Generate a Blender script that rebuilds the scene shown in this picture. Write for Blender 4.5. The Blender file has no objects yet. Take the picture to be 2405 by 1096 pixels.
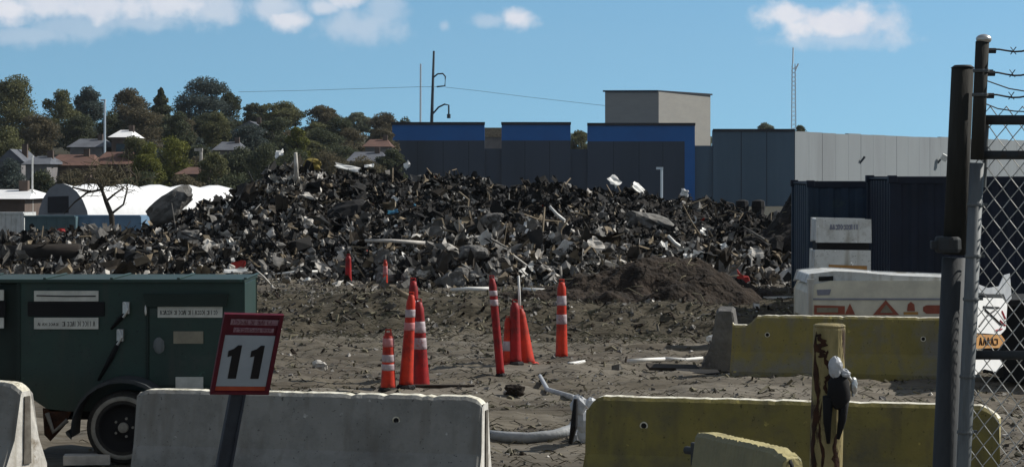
import bpy, math, random
import numpy as np
from mathutils import Vector, Matrix, Euler

random.seed(7)
RNG = np.random.default_rng(11)
R = math.radians
F = 5040.0            # focal length in photo pixels
EYE = 2.67            # camera height
sc = bpy.context.scene

# ------------------------------------------------------------------ camera
cam_d = bpy.data.cameras.new('camera')
cam = bpy.data.objects.new('camera', cam_d)
sc.collection.objects.link(cam)
cam.location = (0, 0, EYE)
cam.rotation_euler = (R(90), 0, 0)
cam_d.sensor_width = 36
cam_d.lens = 36 * F / 2405
cam_d.shift_y = -(548 - 404) / 2405
cam_d.clip_end = 9000
cam_d.clip_start = 0.5
sc.camera = cam

# ------------------------------------------------------------------ sun + sky
SUN = Vector((0.74, 0.27, 0.60)).normalized()      # towards the sun
sl = bpy.data.lights.new('sun', 'SUN')
sl.energy = 5.0
sl.angle = R(0.53)
sl.color = (1.0, 0.95, 0.87)
so = bpy.data.objects.new('sun', sl)
sc.collection.objects.link(so)
so.location = (30, 10, 40)
so.rotation_euler = SUN.to_track_quat('Z', 'Y').to_euler()

w = bpy.data.worlds.new('World')
sc.world = w
w.use_nodes = True
nt = w.node_tree
nt.nodes.clear()
N = nt.nodes.new
L = nt.links.new


def wmath(op, a, b=None, c=None):
    n = N('ShaderNodeMath')
    n.operation = op
    for i, s in enumerate((a, b, c)):
        if s is None:
            continue
        if isinstance(s, (int, float)):
            n.inputs[i].default_value = s
        else:
            L(s, n.inputs[i])
    return n.outputs[0]


tc = N('ShaderNodeTexCoord')
va = N('ShaderNodeVectorMath'); va.operation = 'ADD'
L(tc.outputs['Generated'], va.inputs[0])
va.inputs[1].default_value = (0, 0, 0.16)
vn = N('ShaderNodeVectorMath'); vn.operation = 'NORMALIZE'
L(va.outputs[0], vn.inputs[0])
sky = N('ShaderNodeTexSky')
sky.sky_type = 'NISHITA'
sky.sun_disc = False
sky.sun_elevation = math.asin(SUN.z)
sky.sun_rotation = math.atan2(SUN.x, SUN.y)
sky.air_density = 1.0
sky.dust_density = 0.3
sky.ozone_density = 2.0
L(vn.outputs[0], sky.inputs[0])
tint = N('ShaderNodeMix'); tint.data_type = 'RGBA'; tint.blend_type = 'MULTIPLY'
tint.inputs['Factor'].default_value = 1
L(sky.outputs[0], tint.inputs['A'])
tint.inputs['B'].default_value = (0.755, 1.06, 1.07, 1)
# clouds, laid out by direction (azimuth / elevation) on the sky itself
sep = N('ShaderNodeSeparateXYZ')
L(tc.outputs['Generated'], sep.inputs[0])
ym = wmath('MAXIMUM', sep.outputs[1], 0.05)
cu = wmath('DIVIDE', sep.outputs[0], ym)
cv = wmath('DIVIDE', sep.outputs[2], ym)
comb = N('ShaderNodeCombineXYZ')
L(cu, comb.inputs[0]); L(cv, comb.inputs[1])
nz = N('ShaderNodeTexNoise')
nz.inputs['Scale'].default_value = 34
nz.inputs['Detail'].default_value = 7
nz.inputs['Roughness'].default_value = 0.62
L(comb.outputs[0], nz.inputs['Vector'])
nz2 = N('ShaderNodeTexNoise')
nz2.inputs['Scale'].default_value = 95
nz2.inputs['Detail'].default_value = 5
L(comb.outputs[0], nz2.inputs['Vector'])
nsum = wmath('ADD', wmath('MULTIPLY', wmath('SUBTRACT', nz.outputs[0], 0.5), 3.4),
             wmath('MULTIPLY', wmath('SUBTRACT', nz2.outputs[0], 0.5), 2.6))
CLOUDS = [  # px, py, half width, half height, weight
    (0, 22, 120, 42, .95), (120, 8, 130, 40, .85), (260, 12, 150, 44, .85), (400, 6, 140, 40, .85),
    (505, 20, 80, 44, .6), (60, 85, 150, 26, .35), (170, 62, 120, 34, .32), (330, 48, 120, 28, .4),
    (640, 18, 80, 34, .6), (685, 48, 52, 26, .9), (760, 18, 42, 22, .7), (810, 0, 60, 22, .8),
    (840, 62, 110, 44, .45), (900, 25, 60, 44, .35), (1212, 44, 42, 26, .95), (1160, 48, 60, 16, .35),
    (1045, 62, 16, 15, .35), (1965, 52, 150, 44, 1.0), (1860, 36, 72, 30, .95), (2075, 62, 72, 46, .7),
    (1980, 92, 150, 26, .4), (-200, 40, 160, 70, .9), (-420, 20, 200, 60, .8), (2700, 40, 160, 50, .8)]
acc = None
for (px, py, a, b, wt) in CLOUDS:
    du = wmath('DIVIDE', wmath('SUBTRACT', cu, (px - 1202.5) / F), a * 1.15 / F)
    dv = wmath('DIVIDE', wmath('SUBTRACT', cv, (404 - py) / F), b * 1.15 / F)
    d = wmath('SQRT', wmath('ADD', wmath('MULTIPLY', du, du), wmath('MULTIPLY', dv, dv)))
    d = wmath('ADD', d, wmath('MULTIPLY', nsum, 0.48))
    mr = N('ShaderNodeMapRange')
    mr.interpolation_type = 'SMOOTHSTEP'
    L(d, mr.inputs[0])
    mr.inputs[1].default_value = 1.15
    mr.inputs[2].default_value = 0.25
    mr.inputs[3].default_value = 0
    mr.inputs[4].default_value = wt
    acc = mr.outputs[0] if acc is None else wmath('MAXIMUM', acc, mr.outputs[0])
front = wmath('GREATER_THAN', sep.outputs[1], 0.1)
acc = wmath('MULTIPLY', acc, front)
cmix = N('ShaderNodeMix'); cmix.data_type = 'RGBA'
L(acc, cmix.inputs['Factor'])
L(tint.outputs['Result'], cmix.inputs['A'])
cshade = N('ShaderNodeMix'); cshade.data_type = 'RGBA'
L(nz.outputs[0], cshade.inputs['Factor'])
cshade.inputs['A'].default_value = (8.3, 8.2, 8.2, 1)
cshade.inputs['B'].default_value = (5.2, 5.6, 6.8, 1)
L(cshade.outputs['Result'], cmix.inputs['B'])
# unseen cloud added as neutral fill over the rest of the sky (overhead, at the sides and behind)
nz4 = N('ShaderNodeTexNoise')
nz4.inputs['Scale'].default_value = 2.6
nz4.inputs['Detail'].default_value = 8
nz4.inputs['Roughness'].default_value = 0.6
L(tc.outputs['Generated'], nz4.inputs['Vector'])
r4 = N('ShaderNodeMapRange'); r4.interpolation_type = 'SMOOTHSTEP'
L(nz4.outputs[0], r4.inputs[0])
r4.inputs[1].default_value = .44; r4.inputs[2].default_value = .58
r5 = N('ShaderNodeMapRange'); r5.interpolation_type = 'SMOOTHSTEP'
L(sep.outputs[2], r5.inputs[0])
r5.inputs[1].default_value = .13; r5.inputs[2].default_value = .30
r6 = N('ShaderNodeMapRange'); r6.interpolation_type = 'SMOOTHSTEP'
L(sep.outputs[1], r6.inputs[0])
r6.inputs[1].default_value = .75; r6.inputs[2].default_value = .35
m4 = wmath('MULTIPLY', r4.outputs[0], wmath('MAXIMUM', r5.outputs[0], r6.outputs[0]))
cm2 = N('ShaderNodeMix'); cm2.data_type = 'RGBA'
L(m4, cm2.inputs['Factor'])
L(cmix.outputs['Result'], cm2.inputs['A'])
cm2.inputs['B'].default_value = (3.3, 2.85, 2.35, 1)
cmix = cm2
bg = N('ShaderNodeBackground')
bg.inputs[1].default_value = 0.115
L(cmix.outputs['Result'], bg.inputs[0])
wo = N('ShaderNodeOutputWorld')
L(bg.outputs[0], wo.inputs[0])

sc.view_settings.view_transform = 'Standard'
sc.view_settings.look = 'None'
sc.view_settings.gamma = 1
sc.view_settings.exposure = 0.0


# ------------------------------------------------------------------ helpers
def W(px, py, D):
    return Vector(((px - 1202.5) * D / F, D, EYE - (py - 404) * D / F))


def X(px, D):
    return (px - 1202.5) * D / F


def Z(py, D):
    return EYE - (py - 404) * D / F


TAB = RNG.random((256, 256))


def vnoise(x, y):
    x = np.asarray(x, float); y = np.asarray(y, float)
    xi = np.floor(x).astype(int); yi = np.floor(y).astype(int)
    fx = x - xi; fy = y - yi
    fx = fx * fx * (3 - 2 * fx); fy = fy * fy * (3 - 2 * fy)
    a = TAB[xi & 255, yi & 255]; b = TAB[(xi + 1) & 255, yi & 255]
    c = TAB[xi & 255, (yi + 1) & 255]; d = TAB[(xi + 1) & 255, (yi + 1) & 255]
    return (a * (1 - fx) + b * fx) * (1 - fy) + (c * (1 - fx) + d * fx) * fy - 0.5


def fbm(x, y, s, o=4):
    t = 0; amp = 1
    for k in range(o):
        t = t + vnoise(x * s + 17.3 * k, y * s + 5.1 * k) * amp
        s *= 2.03; amp *= .52
    return t


def sstep(a, b, t):
    t = np.clip((t - a) / (b - a), 0, 1)
    return t * t * (3 - 2 * t)


def ground_h(x, y):
    x = np.asarray(x, float); y = np.asarray(y, float)
    near = sstep(17.5, 23, y) * (1 - sstep(60, 90, y))
    h = near * (0.10 * fbm(x, y * .8, .5) + .055 * fbm(x, y, 2.3) + .035 * fbm(x + 9, y, 6.0, 2))
    h = h + near * (.05 * fbm(x * .22, y, 2.1, 3) + .03 * fbm(x * .3 + 4, y, 5.0, 2))
    for (yc, a_, b_, c_) in ((21.6, .5, .19, 0), (23.5, .5, .19, .4), (26.2, .7, .15, 2), (28.2, .7, .15, 2.3), (31.0, .6, .2, 4), (33.0, .6, .2, 4.3)):
        q = (y - yc - a_ * np.sin(x * b_ + c_) - .15 * fbm(x, y * 0, .5, 2)) / .17
        h = h + (-.085 * np.exp(-q ** 2) + .045 * np.exp(-(np.abs(q) - 1.9) ** 2 * 1.5)) * (.55 + 1.1 * vnoise(x * .8 + c_, y * .8))
    # raised shelf the debris lies on, with a rough bank on this side
    edge = 36.3 + .9 * fbm(x, y * 0, .35)
    bank = sstep(0, 4.0, y - edge)
    h = h + .36 * bank * (1 - sstep(62, 80, y))
    rough = np.exp(-((y - edge - 1.7) / 2.2) ** 2)
    h = h + rough * (.30 * fbm(x * .6, y, 1.3, 4) + .12 * fbm(x * .8, y * 1.4, 4.2, 2))
    h = h - 1.7 * sstep(66, 84, y) * (1 - sstep(500, 900, y))
    h = h + 10.8 * sstep(150, 345, y) * (1 - sstep(-26, -8, x)) * (1 - .6 * sstep(600, 1600, y))
    return h


def gh(x, y):
    return float(ground_h(x, y))


class MB:
    def __init__(s):
        s.v = []; s.f = []; s.m = []

    def add(s, vs, fs, mi=0):
        b = len(s.v)
        s.v += [tuple(v) for v in vs]
        s.f += [tuple(i + b for i in f) for f in fs]
        s.m += [mi] * len(fs)
        return s

    def box(s, c, d, rot=None, mi=0, taper=None):
        vs = []
        for z in (-.5, .5):
            k = taper if (taper and z > 0) else 1
            for (x, y) in ((-.5, -.5), (.5, -.5), (.5, .5), (-.5, .5)):
                vs.append(Vector((x * d[0] * k, y * d[1] * k, z * d[2])))
        if rot is not None:
            vs = [rot @ v for v in vs]
        c = Vector(c)
        return s.add([v + c for v in vs], [(0, 3, 2, 1), (4, 5, 6, 7), (0, 1, 5, 4), (1, 2, 6, 5), (2, 3, 7, 6), (3, 0, 4, 7)], mi)

    def bbox(s, x0, x1, y0, y1, z0, z1, mi=0):
        return s.box(((x0 + x1) / 2, (y0 + y1) / 2, (z0 + z1) / 2), (x1 - x0, y1 - y0, z1 - z0), mi=mi)

    def tube(s, pts, r, seg=8, mi=0, flat=1.0):
        pts = [Vector(p) for p in pts]
        n = len(pts)
        rs = r if isinstance(r, (list, tuple)) else [r] * n
        vs = []
        up = Vector((0.13, 0.21, 1)).normalized()
        for i, p in enumerate(pts):
            t = (pts[min(i + 1, n - 1)] - pts[max(i - 1, 0)])
            t = t.normalized() if t.length > 1e-9 else Vector((0, 0, 1))
            a = t.cross(up)
            if a.length < .05:
                a = t.cross(Vector((1, 0.1, 0)))
            a.normalize()
            b = t.cross(a)
            for k in range(seg):
                q = 2 * math.pi * k / seg
                vs.append(p + (a * math.cos(q) + b * math.sin(q) * flat) * rs[i])
        fs = []
        for i in range(n - 1):
            for k in range(seg):
                k2 = (k + 1) % seg
                fs.append((i * seg + k, i * seg + k2, (i + 1) * seg + k2, (i + 1) * seg + k))
        fs.append(tuple(range(seg))[::-1])
        fs.append(tuple((n - 1) * seg + k for k in range(seg)))
        return s.add(vs, fs, mi)

    def lathe(s, prof, seg=20, o=(0, 0, 0), mi=0, rot=None, caps=True):
        o = Vector(o)
        vs = []
        for (r, z) in prof:
            for k in range(seg):
                q = 2 * math.pi * k / seg
                v = Vector((r * math.cos(q), r * math.sin(q), z))
                if rot is not None:
                    v = rot @ v
                vs.append(v + o)
        fs = []
        n = len(prof)
        for i in range(n - 1):
            for k in range(seg):
                k2 = (k + 1) % seg
                fs.append((i * seg + k, i * seg + k2, (i + 1) * seg + k2, (i + 1) * seg + k))
        if caps:
            fs.append(tuple(range(seg))[::-1])
            fs.append(tuple((n - 1) * seg + k for k in range(seg)))
        return s.add(vs, fs, mi)

    def slab(s, pts, thick, mi=0):
        """polygon (list of 3-D points) given a thickness vector"""
        n = len(pts)
        t = Vector(thick)
        a = [Vector(p) for p in pts]
        return s.add(a + [p + t for p in a],
                     [tuple(range(n)), tuple(range(n, 2 * n))[::-1]] +
                     [(i, i + n, (i + 1) % n + n, (i + 1) % n)[::-1] for i in range(n)], mi)

    def build(s, name, mats, parent=None, world=True, smooth=False, bevel=0):
        off = Vector((0, 0, 0))
        if parent is not None and world:
            p = parent
            while p is not None:
                off += p.location
                p = p.parent
        me = bpy.data.meshes.new(name)
        me.from_pydata([(v[0] - off.x, v[1] - off.y, v[2] - off.z) for v in s.v], [], s.f)
        if not isinstance(mats, (list, tuple)):
            mats = [mats]
        for m in mats:
            me.materials.append(m)
        if len(mats) > 1:
            me.polygons.foreach_set('material_index', s.m)
        if smooth:
            me.polygons.foreach_set('use_smooth', [True] * len(me.polygons))
        me.update()
        o = bpy.data.objects.new(name, me)
        sc.collection.objects.link(o)
        if parent is not None:
            o.parent = parent
        if bevel:
            b = o.modifiers.new('bevel', 'BEVEL')
            b.width = bevel; b.segments = 2; b.limit_method = 'ANGLE'
        return o


def tag(o, label=None, cat=None, group=None, kind=None):
    if label: o['label'] = label
    if cat: o['category'] = cat
    if group: o['group'] = group
    if kind: o['kind'] = kind
    return o


def thing(name, label, cat, loc, group=None, rz=0):
    o = bpy.data.objects.new(name, None)
    o.empty_display_size = .2
    sc.collection.objects.link(o)
    o.location = loc
    o.rotation_euler = (0, 0, rz)
    return tag(o, label, cat, group)


def solo(o, origin):
    """move a single-mesh thing's origin to its base"""
    origin = Vector(origin)
    o.data.transform(Matrix.Translation(-origin))
    o.location = origin
    return o


def dup(root):
    c = root.copy(); sc.collection.objects.link(c)
    for ch in root.children:
        d = ch.copy(); sc.collection.objects.link(d); d.parent = c
        for g in ch.children:
            e = g.copy(); sc.collection.objects.link(e); e.parent = d
    return c


# ------------------------------------------------------------------ materials
def mat(name, c1, c2=None, scale=6.0, rough=.8, metal=0.0, bump=0.0, bscale=None, c3=None, s3=1.2, t3=.55, w3=.1,
        spec=.3, transl=0.0, stretch=None, detail=6, bd=.02, pit=0.0, drip=None):
    m = bpy.data.materials.new(name)
    m.use_nodes = True
    t = m.node_tree
    n = t.nodes; l = t.links
    p = n['Principled BSDF']
    p.inputs['Roughness'].default_value = rough
    p.inputs['Metallic'].default_value = metal
    p.inputs['Specular IOR Level'].default_value = spec
    c = n.new('ShaderNodeTexCoord')
    src = c.outputs['Object']
    if stretch:
        mp = n.new('ShaderNodeMapping')
        mp.inputs['Scale'].default_value = stretch
        l.new(src, mp.inputs[0]); src = mp.outputs[0]
    out = None
    if c2 is None:
        c2 = tuple(min(1, v * .72) for v in c1)
    nz_ = n.new('ShaderNodeTexNoise')
    nz_.inputs['Scale'].default_value = scale
    nz_.inputs['Detail'].default_value = detail
    nz_.inputs['Roughness'].default_value = .65
    l.new(src, nz_.inputs['Vector'])
    mr_ = n.new('ShaderNodeMapRange')
    mr_.inputs[1].default_value = .35; mr_.inputs[2].default_value = .65
    l.new(nz_.outputs[0], mr_.inputs[0])
    mx = n.new('ShaderNodeMix'); mx.data_type = 'RGBA'
    l.new(mr_.outputs[0], mx.inputs['Factor'])
    mx.inputs['A'].default_value = (*c1, 1); mx.inputs['B'].default_value = (*c2, 1)
    out = mx.outputs['Result']
    if c3 is not None:
        n3 = n.new('ShaderNodeTexNoise')
        n3.inputs['Scale'].default_value = s3
        n3.inputs['Detail'].default_value = 7
        n3.inputs['Roughness'].default_value = .7
        l.new(src, n3.inputs['Vector'])
        m3 = n.new('ShaderNodeMapRange')
        m3.inputs[1].default_value = t3 - w3 / 2; m3.inputs[2].default_value = t3 + w3 / 2
        l.new(n3.outputs[0], m3.inputs[0])
        x3 = n.new('ShaderNodeMix'); x3.data_type = 'RGBA'
        l.new(m3.outputs[0], x3.inputs['Factor'])
        l.new(out, x3.inputs['A']); x3.inputs['B'].default_value = (*c3, 1)
        out = x3.outputs['Result']
    if pit:
        for sc_, th, cc in ((38, .66, tuple(v * pit for v in c2)), (9, .70, tuple(min(1, v * 1.7) for v in c1))):
            n5 = n.new('ShaderNodeTexNoise'); n5.inputs['Scale'].default_value = sc_; n5.inputs['Detail'].default_value = 4
            l.new(c.outputs['Object'], n5.inputs['Vector'])
            m5 = n.new('ShaderNodeMapRange'); m5.inputs[1].default_value = th; m5.inputs[2].default_value = th + .03
            l.new(n5.outputs[0], m5.inputs[0])
            x5 = n.new('ShaderNodeMix'); x5.data_type = 'RGBA'
            l.new(m5.outputs[0], x5.inputs['Factor']); l.new(out, x5.inputs['A']); x5.inputs['B'].default_value = (*cc, 1)
            out = x5.outputs['Result']
    if drip:
        mp6 = n.new('ShaderNodeMapping'); mp6.inputs['Scale'].default_value = (9, 9, .7)
        l.new(c.outputs['Object'], mp6.inputs[0])
        n6 = n.new('ShaderNodeTexNoise'); n6.inputs['Scale'].default_value = 1.0; n6.inputs['Detail'].default_value = 5
        l.new(mp6.outputs[0], n6.inputs['Vector'])
        m6 = n.new('ShaderNodeMapRange'); m6.inputs[1].default_value = .52; m6.inputs[2].default_value = .74; m6.inputs[4].default_value = .75
        l.new(n6.outputs[0], m6.inputs[0])
        x6 = n.new('ShaderNodeMix'); x6.data_type = 'RGBA'
        l.new(m6.outputs[0], x6.inputs['Factor']); l.new(out, x6.inputs['A']); x6.inputs['B'].default_value = (*drip, 1)
        out = x6.outputs['Result']
    l.new(out, p.inputs['Base Color'])
    if bump:
        b = n.new('ShaderNodeBump')
        b.inputs['Strength'].default_value = bump
        b.inputs['Distance'].default_value = bd
        bn = n.new('ShaderNodeTexNoise')
        bn.inputs['Scale'].default_value = bscale or scale * 4
        bn.inputs['Detail'].default_value = 6
        l.new(src, bn.inputs['Vector'])
        l.new(bn.outputs[0], b.inputs['Height'])
        l.new(b.outputs[0], p.inputs['Normal'])
    if transl:
        tr = n.new('ShaderNodeBsdfTranslucent')
        l.new(out, tr.inputs[0])
        ms = n.new('ShaderNodeMixShader'); ms.inputs[0].default_value = transl
        l.new(p.outputs[0], ms.inputs[1]); l.new(tr.outputs[0], ms.inputs[2])
        l.new(ms.outputs[0], n['Material Output'].inputs[0])
    return m


M = {}
M['mud'] = mat('mud', (.145, .125, .092), (.055, .045, .033), 1.1, .9, bump=1, bscale=9, c3=(.18, .16, .128), s3=.6, t3=.56, w3=.16, bd=.07, stretch=(.2, 1, 1))
M['soil'] = mat('soil', (.040, .028, .019), (.014, .010, .007), 2.2, .95, bump=1, bscale=10, bd=.08)
M['soil_dark'] = mat('soil_dark', (.022, .018, .015), (.009, .008, .007), 2, .95, bump=1, bscale=10, bd=.08)
_t = M['mud'].node_tree
_p = _t.nodes['Principled BSDF']
_old = _p.inputs['Base Color'].links[0].from_socket
_c = _t.nodes.new('ShaderNodeTexCoord'); _s = _t.nodes.new('ShaderNodeSeparateXYZ'); _t.links.new(_c.outputs['Object'], _s.inputs[0])
_r = _t.nodes.new('ShaderNodeMapRange'); _r.inputs[1].default_value = 95; _r.inputs[2].default_value = 135
_t.links.new(_s.outputs[1], _r.inputs[0])
_n = _t.nodes.new('ShaderNodeTexNoise'); _n.inputs['Scale'].default_value = .5; _n.inputs['Detail'].default_value = 8
_t.links.new(_c.outputs['Object'], _n.inputs['Vector'])
_g = _t.nodes.new('ShaderNodeMix'); _g.data_type = 'RGBA'
_g.inputs['A'].default_value = (.028, .030, .018, 1); _g.inputs['B'].default_value = (.055, .048, .032, 1)
_t.links.new(_n.outputs[0], _g.inputs['Factor'])
_x = _t.nodes.new('ShaderNodeMix'); _x.data_type = 'RGBA'
_t.links.new(_r.outputs[0], _x.inputs['Factor']); _t.links.new(_old, _x.inputs['A']); _t.links.new(_g.outputs['Result'], _x.inputs['B'])
_b = _t.nodes.new('ShaderNodeTexNoise'); _b.inputs['Scale'].default_value = .55; _b.inputs['Detail'].default_value = 9; _b.inputs['Roughness'].default_value = .68
_t.links.new(_c.outputs['Object'], _b.inputs['Vector'])
_y = _t.nodes.new('ShaderNodeMath'); _y.operation = 'MULTIPLY_ADD'; _y.inputs[1].default_value = 9.0
_t.links.new(_b.outputs[0], _y.inputs[0]); _t.links.new(_s.outputs[1], _y.inputs[2])
_i = _t.nodes.new('ShaderNodeMapRange'); _i.inputs[1].default_value = 38.5; _i.inputs[2].default_value = 40.5
_t.links.new(_y.outputs[0], _i.inputs[0])
_o = _t.nodes.new('ShaderNodeMapRange'); _o.inputs[1].default_value = 47.2; _o.inputs[2].default_value = 45.2
_t.links.new(_y.outputs[0], _o.inputs[0])
_q = _t.nodes.new('ShaderNodeMath'); _q.operation = 'MULTIPLY'
_t.links.new(_i.outputs[0], _q.inputs[0]); _t.links.new(_o.outputs[0], _q.inputs[1])
_w = _t.nodes.new('ShaderNodeMix'); _w.data_type = 'RGBA'
_t.links.new(_q.outputs[0], _w.inputs['Factor']); _t.links.new(_x.outputs['Result'], _w.inputs['A']); _w.inputs['B'].default_value = (.062, .052, .034, 1)  # bank band: dark fresh soil, with its shade put into the colour
_t.links.new(_w.outputs['Result'], _p.inputs['Base Color'])
M['straw'] = mat('straw', (.20, .18, .125), (.12, .108, .07), 3, .9)
M['grass'] = mat('grass', (.10, .105, .055), (.06, .062, .035), 3, .9)
M['clod'] = mat('clod', (.15, .14, .12), (.07, .06, .05), 7, .95)
M['d_dark'] = mat('debris_dark', (.022, .021, .020), (.009, .009, .009), 5, .85)
M['d_brown'] = mat('debris_brown', (.055, .044, .032), (.022, .018, .014), 5, .9)
M['d_grey'] = mat('debris_grey', (.22, .21, .195), (.09, .087, .08), 4, .85, bump=.5, bscale=12)
M['d_light'] = mat('debris_light', (.60, .57, .52), (.33, .31, .28), 4, .8, bump=.4, bscale=12)
M['d_white'] = mat('debris_white', (.85, .85, .82), (.65, .64, .6), 4, .5)
M['d_tan'] = mat('debris_tan', (.27, .22, .15), (.14, .11, .075), 4, .85)
M['d_red'] = mat('debris_red', (.42, .03, .02), (.25, .02, .015), 4, .6)
M['d_blue'] = mat('debris_blue', (.05, .22, .32), (.03, .1, .2), 4, .6)
M['concrete'] = mat('concrete', (.262, .262, .245), (.215, .215, .20), 4, .85, bump=.35, bscale=40, c3=(.14, .14, .13), s3=1.5, t3=.60, w3=.22, bd=.012, pit=.45, drip=(.15, .14, .12))
M['concrete_sunlit'] = mat('concrete_sunlit_end', (.66, .645, .60), (.46, .44, .40), 5, .85, bump=.5, bscale=30, c3=(.24, .20, .15), s3=3, t3=.62, w3=.1, bd=.01, drip=(.3, .27, .21))  # barrier ends: sunlight put into a lighter copy of the concrete
M['yellow'] = mat('yellow_paint_concrete', (.215, .178, .050), (.165, .142, .042), 2.6, .75, bump=.4, bscale=35, c3=(.11, .10, .06), s3=1.4, t3=.58, w3=.2, bd=.012, pit=.45, drip=(.10, .085, .045))
M['yellow_far'] = mat('yellow_paint_faded', (.250, .205, .062), (.20, .168, .052), 2.6, .75, bump=.4, bscale=30, c3=(.19, .18, .15), s3=1.2, t3=.58, w3=.16, bd=.012, pit=.45, drip=(.17, .15, .11))
M['yellow_sunlit'] = mat('yellow_paint_sunlit', (.50, .43, .20), (.34, .30, .15), 2.2, .7, bump=.4, bscale=30, pit=.45, drip=(.2, .17, .09))  # yellow ends and short barrier top, sunlight put into the colour
M['chip_lit_top'] = mat('chipped_and_sunlit_concrete', (.85, .82, .70), (.55, .52, .42), 6, .9, bump=.5, bscale=40, c3=(.28, .25, .17), s3=9, t3=.57, w3=.1)  # painted sun highlight for barrier tops; also the chipped hole rims
M['hole'] = mat('hole_black', (.012, .012, .012), rough=.9)
M['rust'] = mat('rust', (.055, .022, .010), (.018, .009, .006), 9, .9, bump=.4)
M['green'] = mat('green_trailer_paint', (.016, .042, .032), (.011, .029, .023), 2.0, .5, bump=.06, bscale=8, spec=.4, c3=(.035, .045, .04), s3=3, t3=.66, w3=.2, pit=.45, drip=(.035, .04, .033))
M['green_dk'] = mat('dark_green_paint', (.010, .022, .017), (.007, .015, .012), 2.5, .55)
M['black'] = mat('black_rubber', (.008, .008, .009), (.005, .005, .006), 8, .8)
M['tyre'] = mat('tyre', (.035, .033, .030), (.018, .018, .018), 14, .9, bump=.5, bscale=60)
M['rim_grey'] = mat('dusty_rim', (.26, .25, .22), (.15, .145, .13), 8, .8)
M['label_w'] = mat('white_label', (.55, .55, .50), (.42, .42, .38), 10, .6)
M['ink'] = mat('black_ink', (.012, .012, .015), rough=.7)
M['tan_label'] = mat('tan_label', (.25, .23, .17), (.19, .17, .13), 9, .7)
M['steel'] = mat('bright_steel', (.62, .62, .60), (.4, .4, .39), 10, .35, metal=.7)
M['galv'] = mat('galvanised_steel', (.15, .165, .17), (.09, .10, .105), 9, .6, metal=.1, bump=.1, bscale=60, c3=(.06, .062, .058), s3=6, t3=.58, w3=.2, stretch=(1, 1, .2))
M['galv_dark'] = mat('weathered_dark_steel', (.052, .058, .062), (.030, .034, .038), 6, .7, metal=.1, bump=.2, c3=(.06, .045, .035), s3=4, t3=.62, w3=.1, stretch=(1, 1, .25))
M['wood_dark'] = mat('dark_weathered_post', (.040, .039, .034), (.020, .020, .018), 7, .9, bump=.5, bscale=25, stretch=(1, 1, .15))
M['maroon'] = mat('maroon_frame', (.115, .008, .022), (.075, .006, .018), 8, .5)
M['signblue'] = mat('pale_sign_face', (.36, .42, .48), (.31, .36, .42), 5, .5)
M['post_blue'] = mat('slate_post', (.045, .058, .078), (.032, .04, .056), 8, .6)
M['orange_red'] = mat('orange_band', (.45, .09, .04), (.33, .05, .03), 6, .5)
M['cone'] = mat('safety_orange', (.70, .052, .020), (.42, .026, .014), 4, .55, transl=.05, c3=(.16, .022, .016), s3=5, t3=.58, w3=.2)
M['cone_red'] = mat('safety_red', (.42, .014, .016), (.24, .010, .011), 4, .55, c3=(.10, .013, .012), s3=5, t3=.55, w3=.2)
M['cone_white'] = mat('reflective_white', (.60, .53, .55), (.34, .26, .28), 9, .5, transl=.12, c3=(.4, .12, .10), s3=8, t3=.62, w3=.1)
M['cone_pink'] = mat('faded_pink_band', (.62, .28, .28), (.5, .16, .16), 14, .5, transl=.1)
M['navy'] = mat('navy_container_paint', (.022, .042, .072), (.016, .030, .052), 2.4, .55, c3=(.03, .05, .06), s3=3, t3=.6, w3=.1)
M['navy_dk'] = mat('dark_navy_paint', (.008, .014, .032), (.005, .009, .020), 2, .55)
M['white_p'] = mat('white_paint', (0.600, 0.612, 0.600), (0.504, 0.516, 0.504), 4, .5, c3=(.28, .27, .24), s3=3, t3=.62, w3=.2, pit=.45, drip=(.25, .22, .17))
M['cream_p'] = mat('cream_paint', (.66, .63, .52), (.52, .50, .42), 4, .55)
M['grey_mark'] = mat('grey_print', (.25, .26, .32), rough=.6)
M['hazard'] = mat('hazard_red', (.30, .085, .05), (.22, .06, .04), 10, .5)
M['amber'] = mat('amber_plate', (.42, .22, .06), (.3, .15, .05), 10, .5)
M['sign_white'] = mat('white_notice_plastic', (.88, .88, .86), (.78, .78, .78), 8, .5)
M['sign_amber'] = mat('amber_notice_strip', (.55, .30, .10), (.42, .2, .06), 8, .5)
M['sign_red'] = mat('thin_red_plastic', (.6, .12, .14), (.5, .1, .12), 8, .5, transl=.6)
M['pipe'] = mat('grey_pipe', (.36, .37, .38), (.24, .25, .25), 7, .6, bump=.3)
M['plastic'] = mat('crumpled_white_plastic', (.62, .64, .66), (.42, .44, .47), 8, .45, transl=.25)
M['wall_dk'] = mat('slate_wall_panel', (.044, .062, .095), (.036, .052, .080), .12, .8, stretch=(1, 1, .1), c3=(.030, .044, .066), s3=.12, t3=.58, w3=.2)
M['wall_slate'] = mat('blue_grey_wall_panel', (.078, .130, .185), (.066, .114, .164), .15, .8, stretch=(1, 1, .1), c3=(.056, .098, .142), s3=.12, t3=.58, w3=.2)
M['wall_seam'] = mat('wall_seam', (.022, .034, .055), rough=.9)
M['wall_blue'] = mat('blue_wall_band', (.004, .120, .40), (.003, .10, .34), .2, .6)
M['coping'] = mat('dark_coping', (.02, .022, .03), rough=.8)
M['panel_lt'] = mat('light_concrete_panel', (.225, .25, .262), (.205, .225, .24), .25, .85, c3=(.18, .195, .205), s3=.12, t3=.6, w3=.2, stretch=(1, 1, .2))
M['pent_l'] = mat('penthouse_cladding', (.28, .272, .245), (.255, .248, .228), .5, .85, stretch=(1, 1, 3))
M['leaf_dark'] = mat('leaf_dark', (0.107, 0.120, 0.067), (0.051, 0.061, 0.034), .8, .9, transl=.3)
M['leaf_olive'] = mat('leaf_olive', (0.189, 0.189, 0.085), (0.091, 0.098, 0.049), .8, .9, transl=.3)
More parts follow.
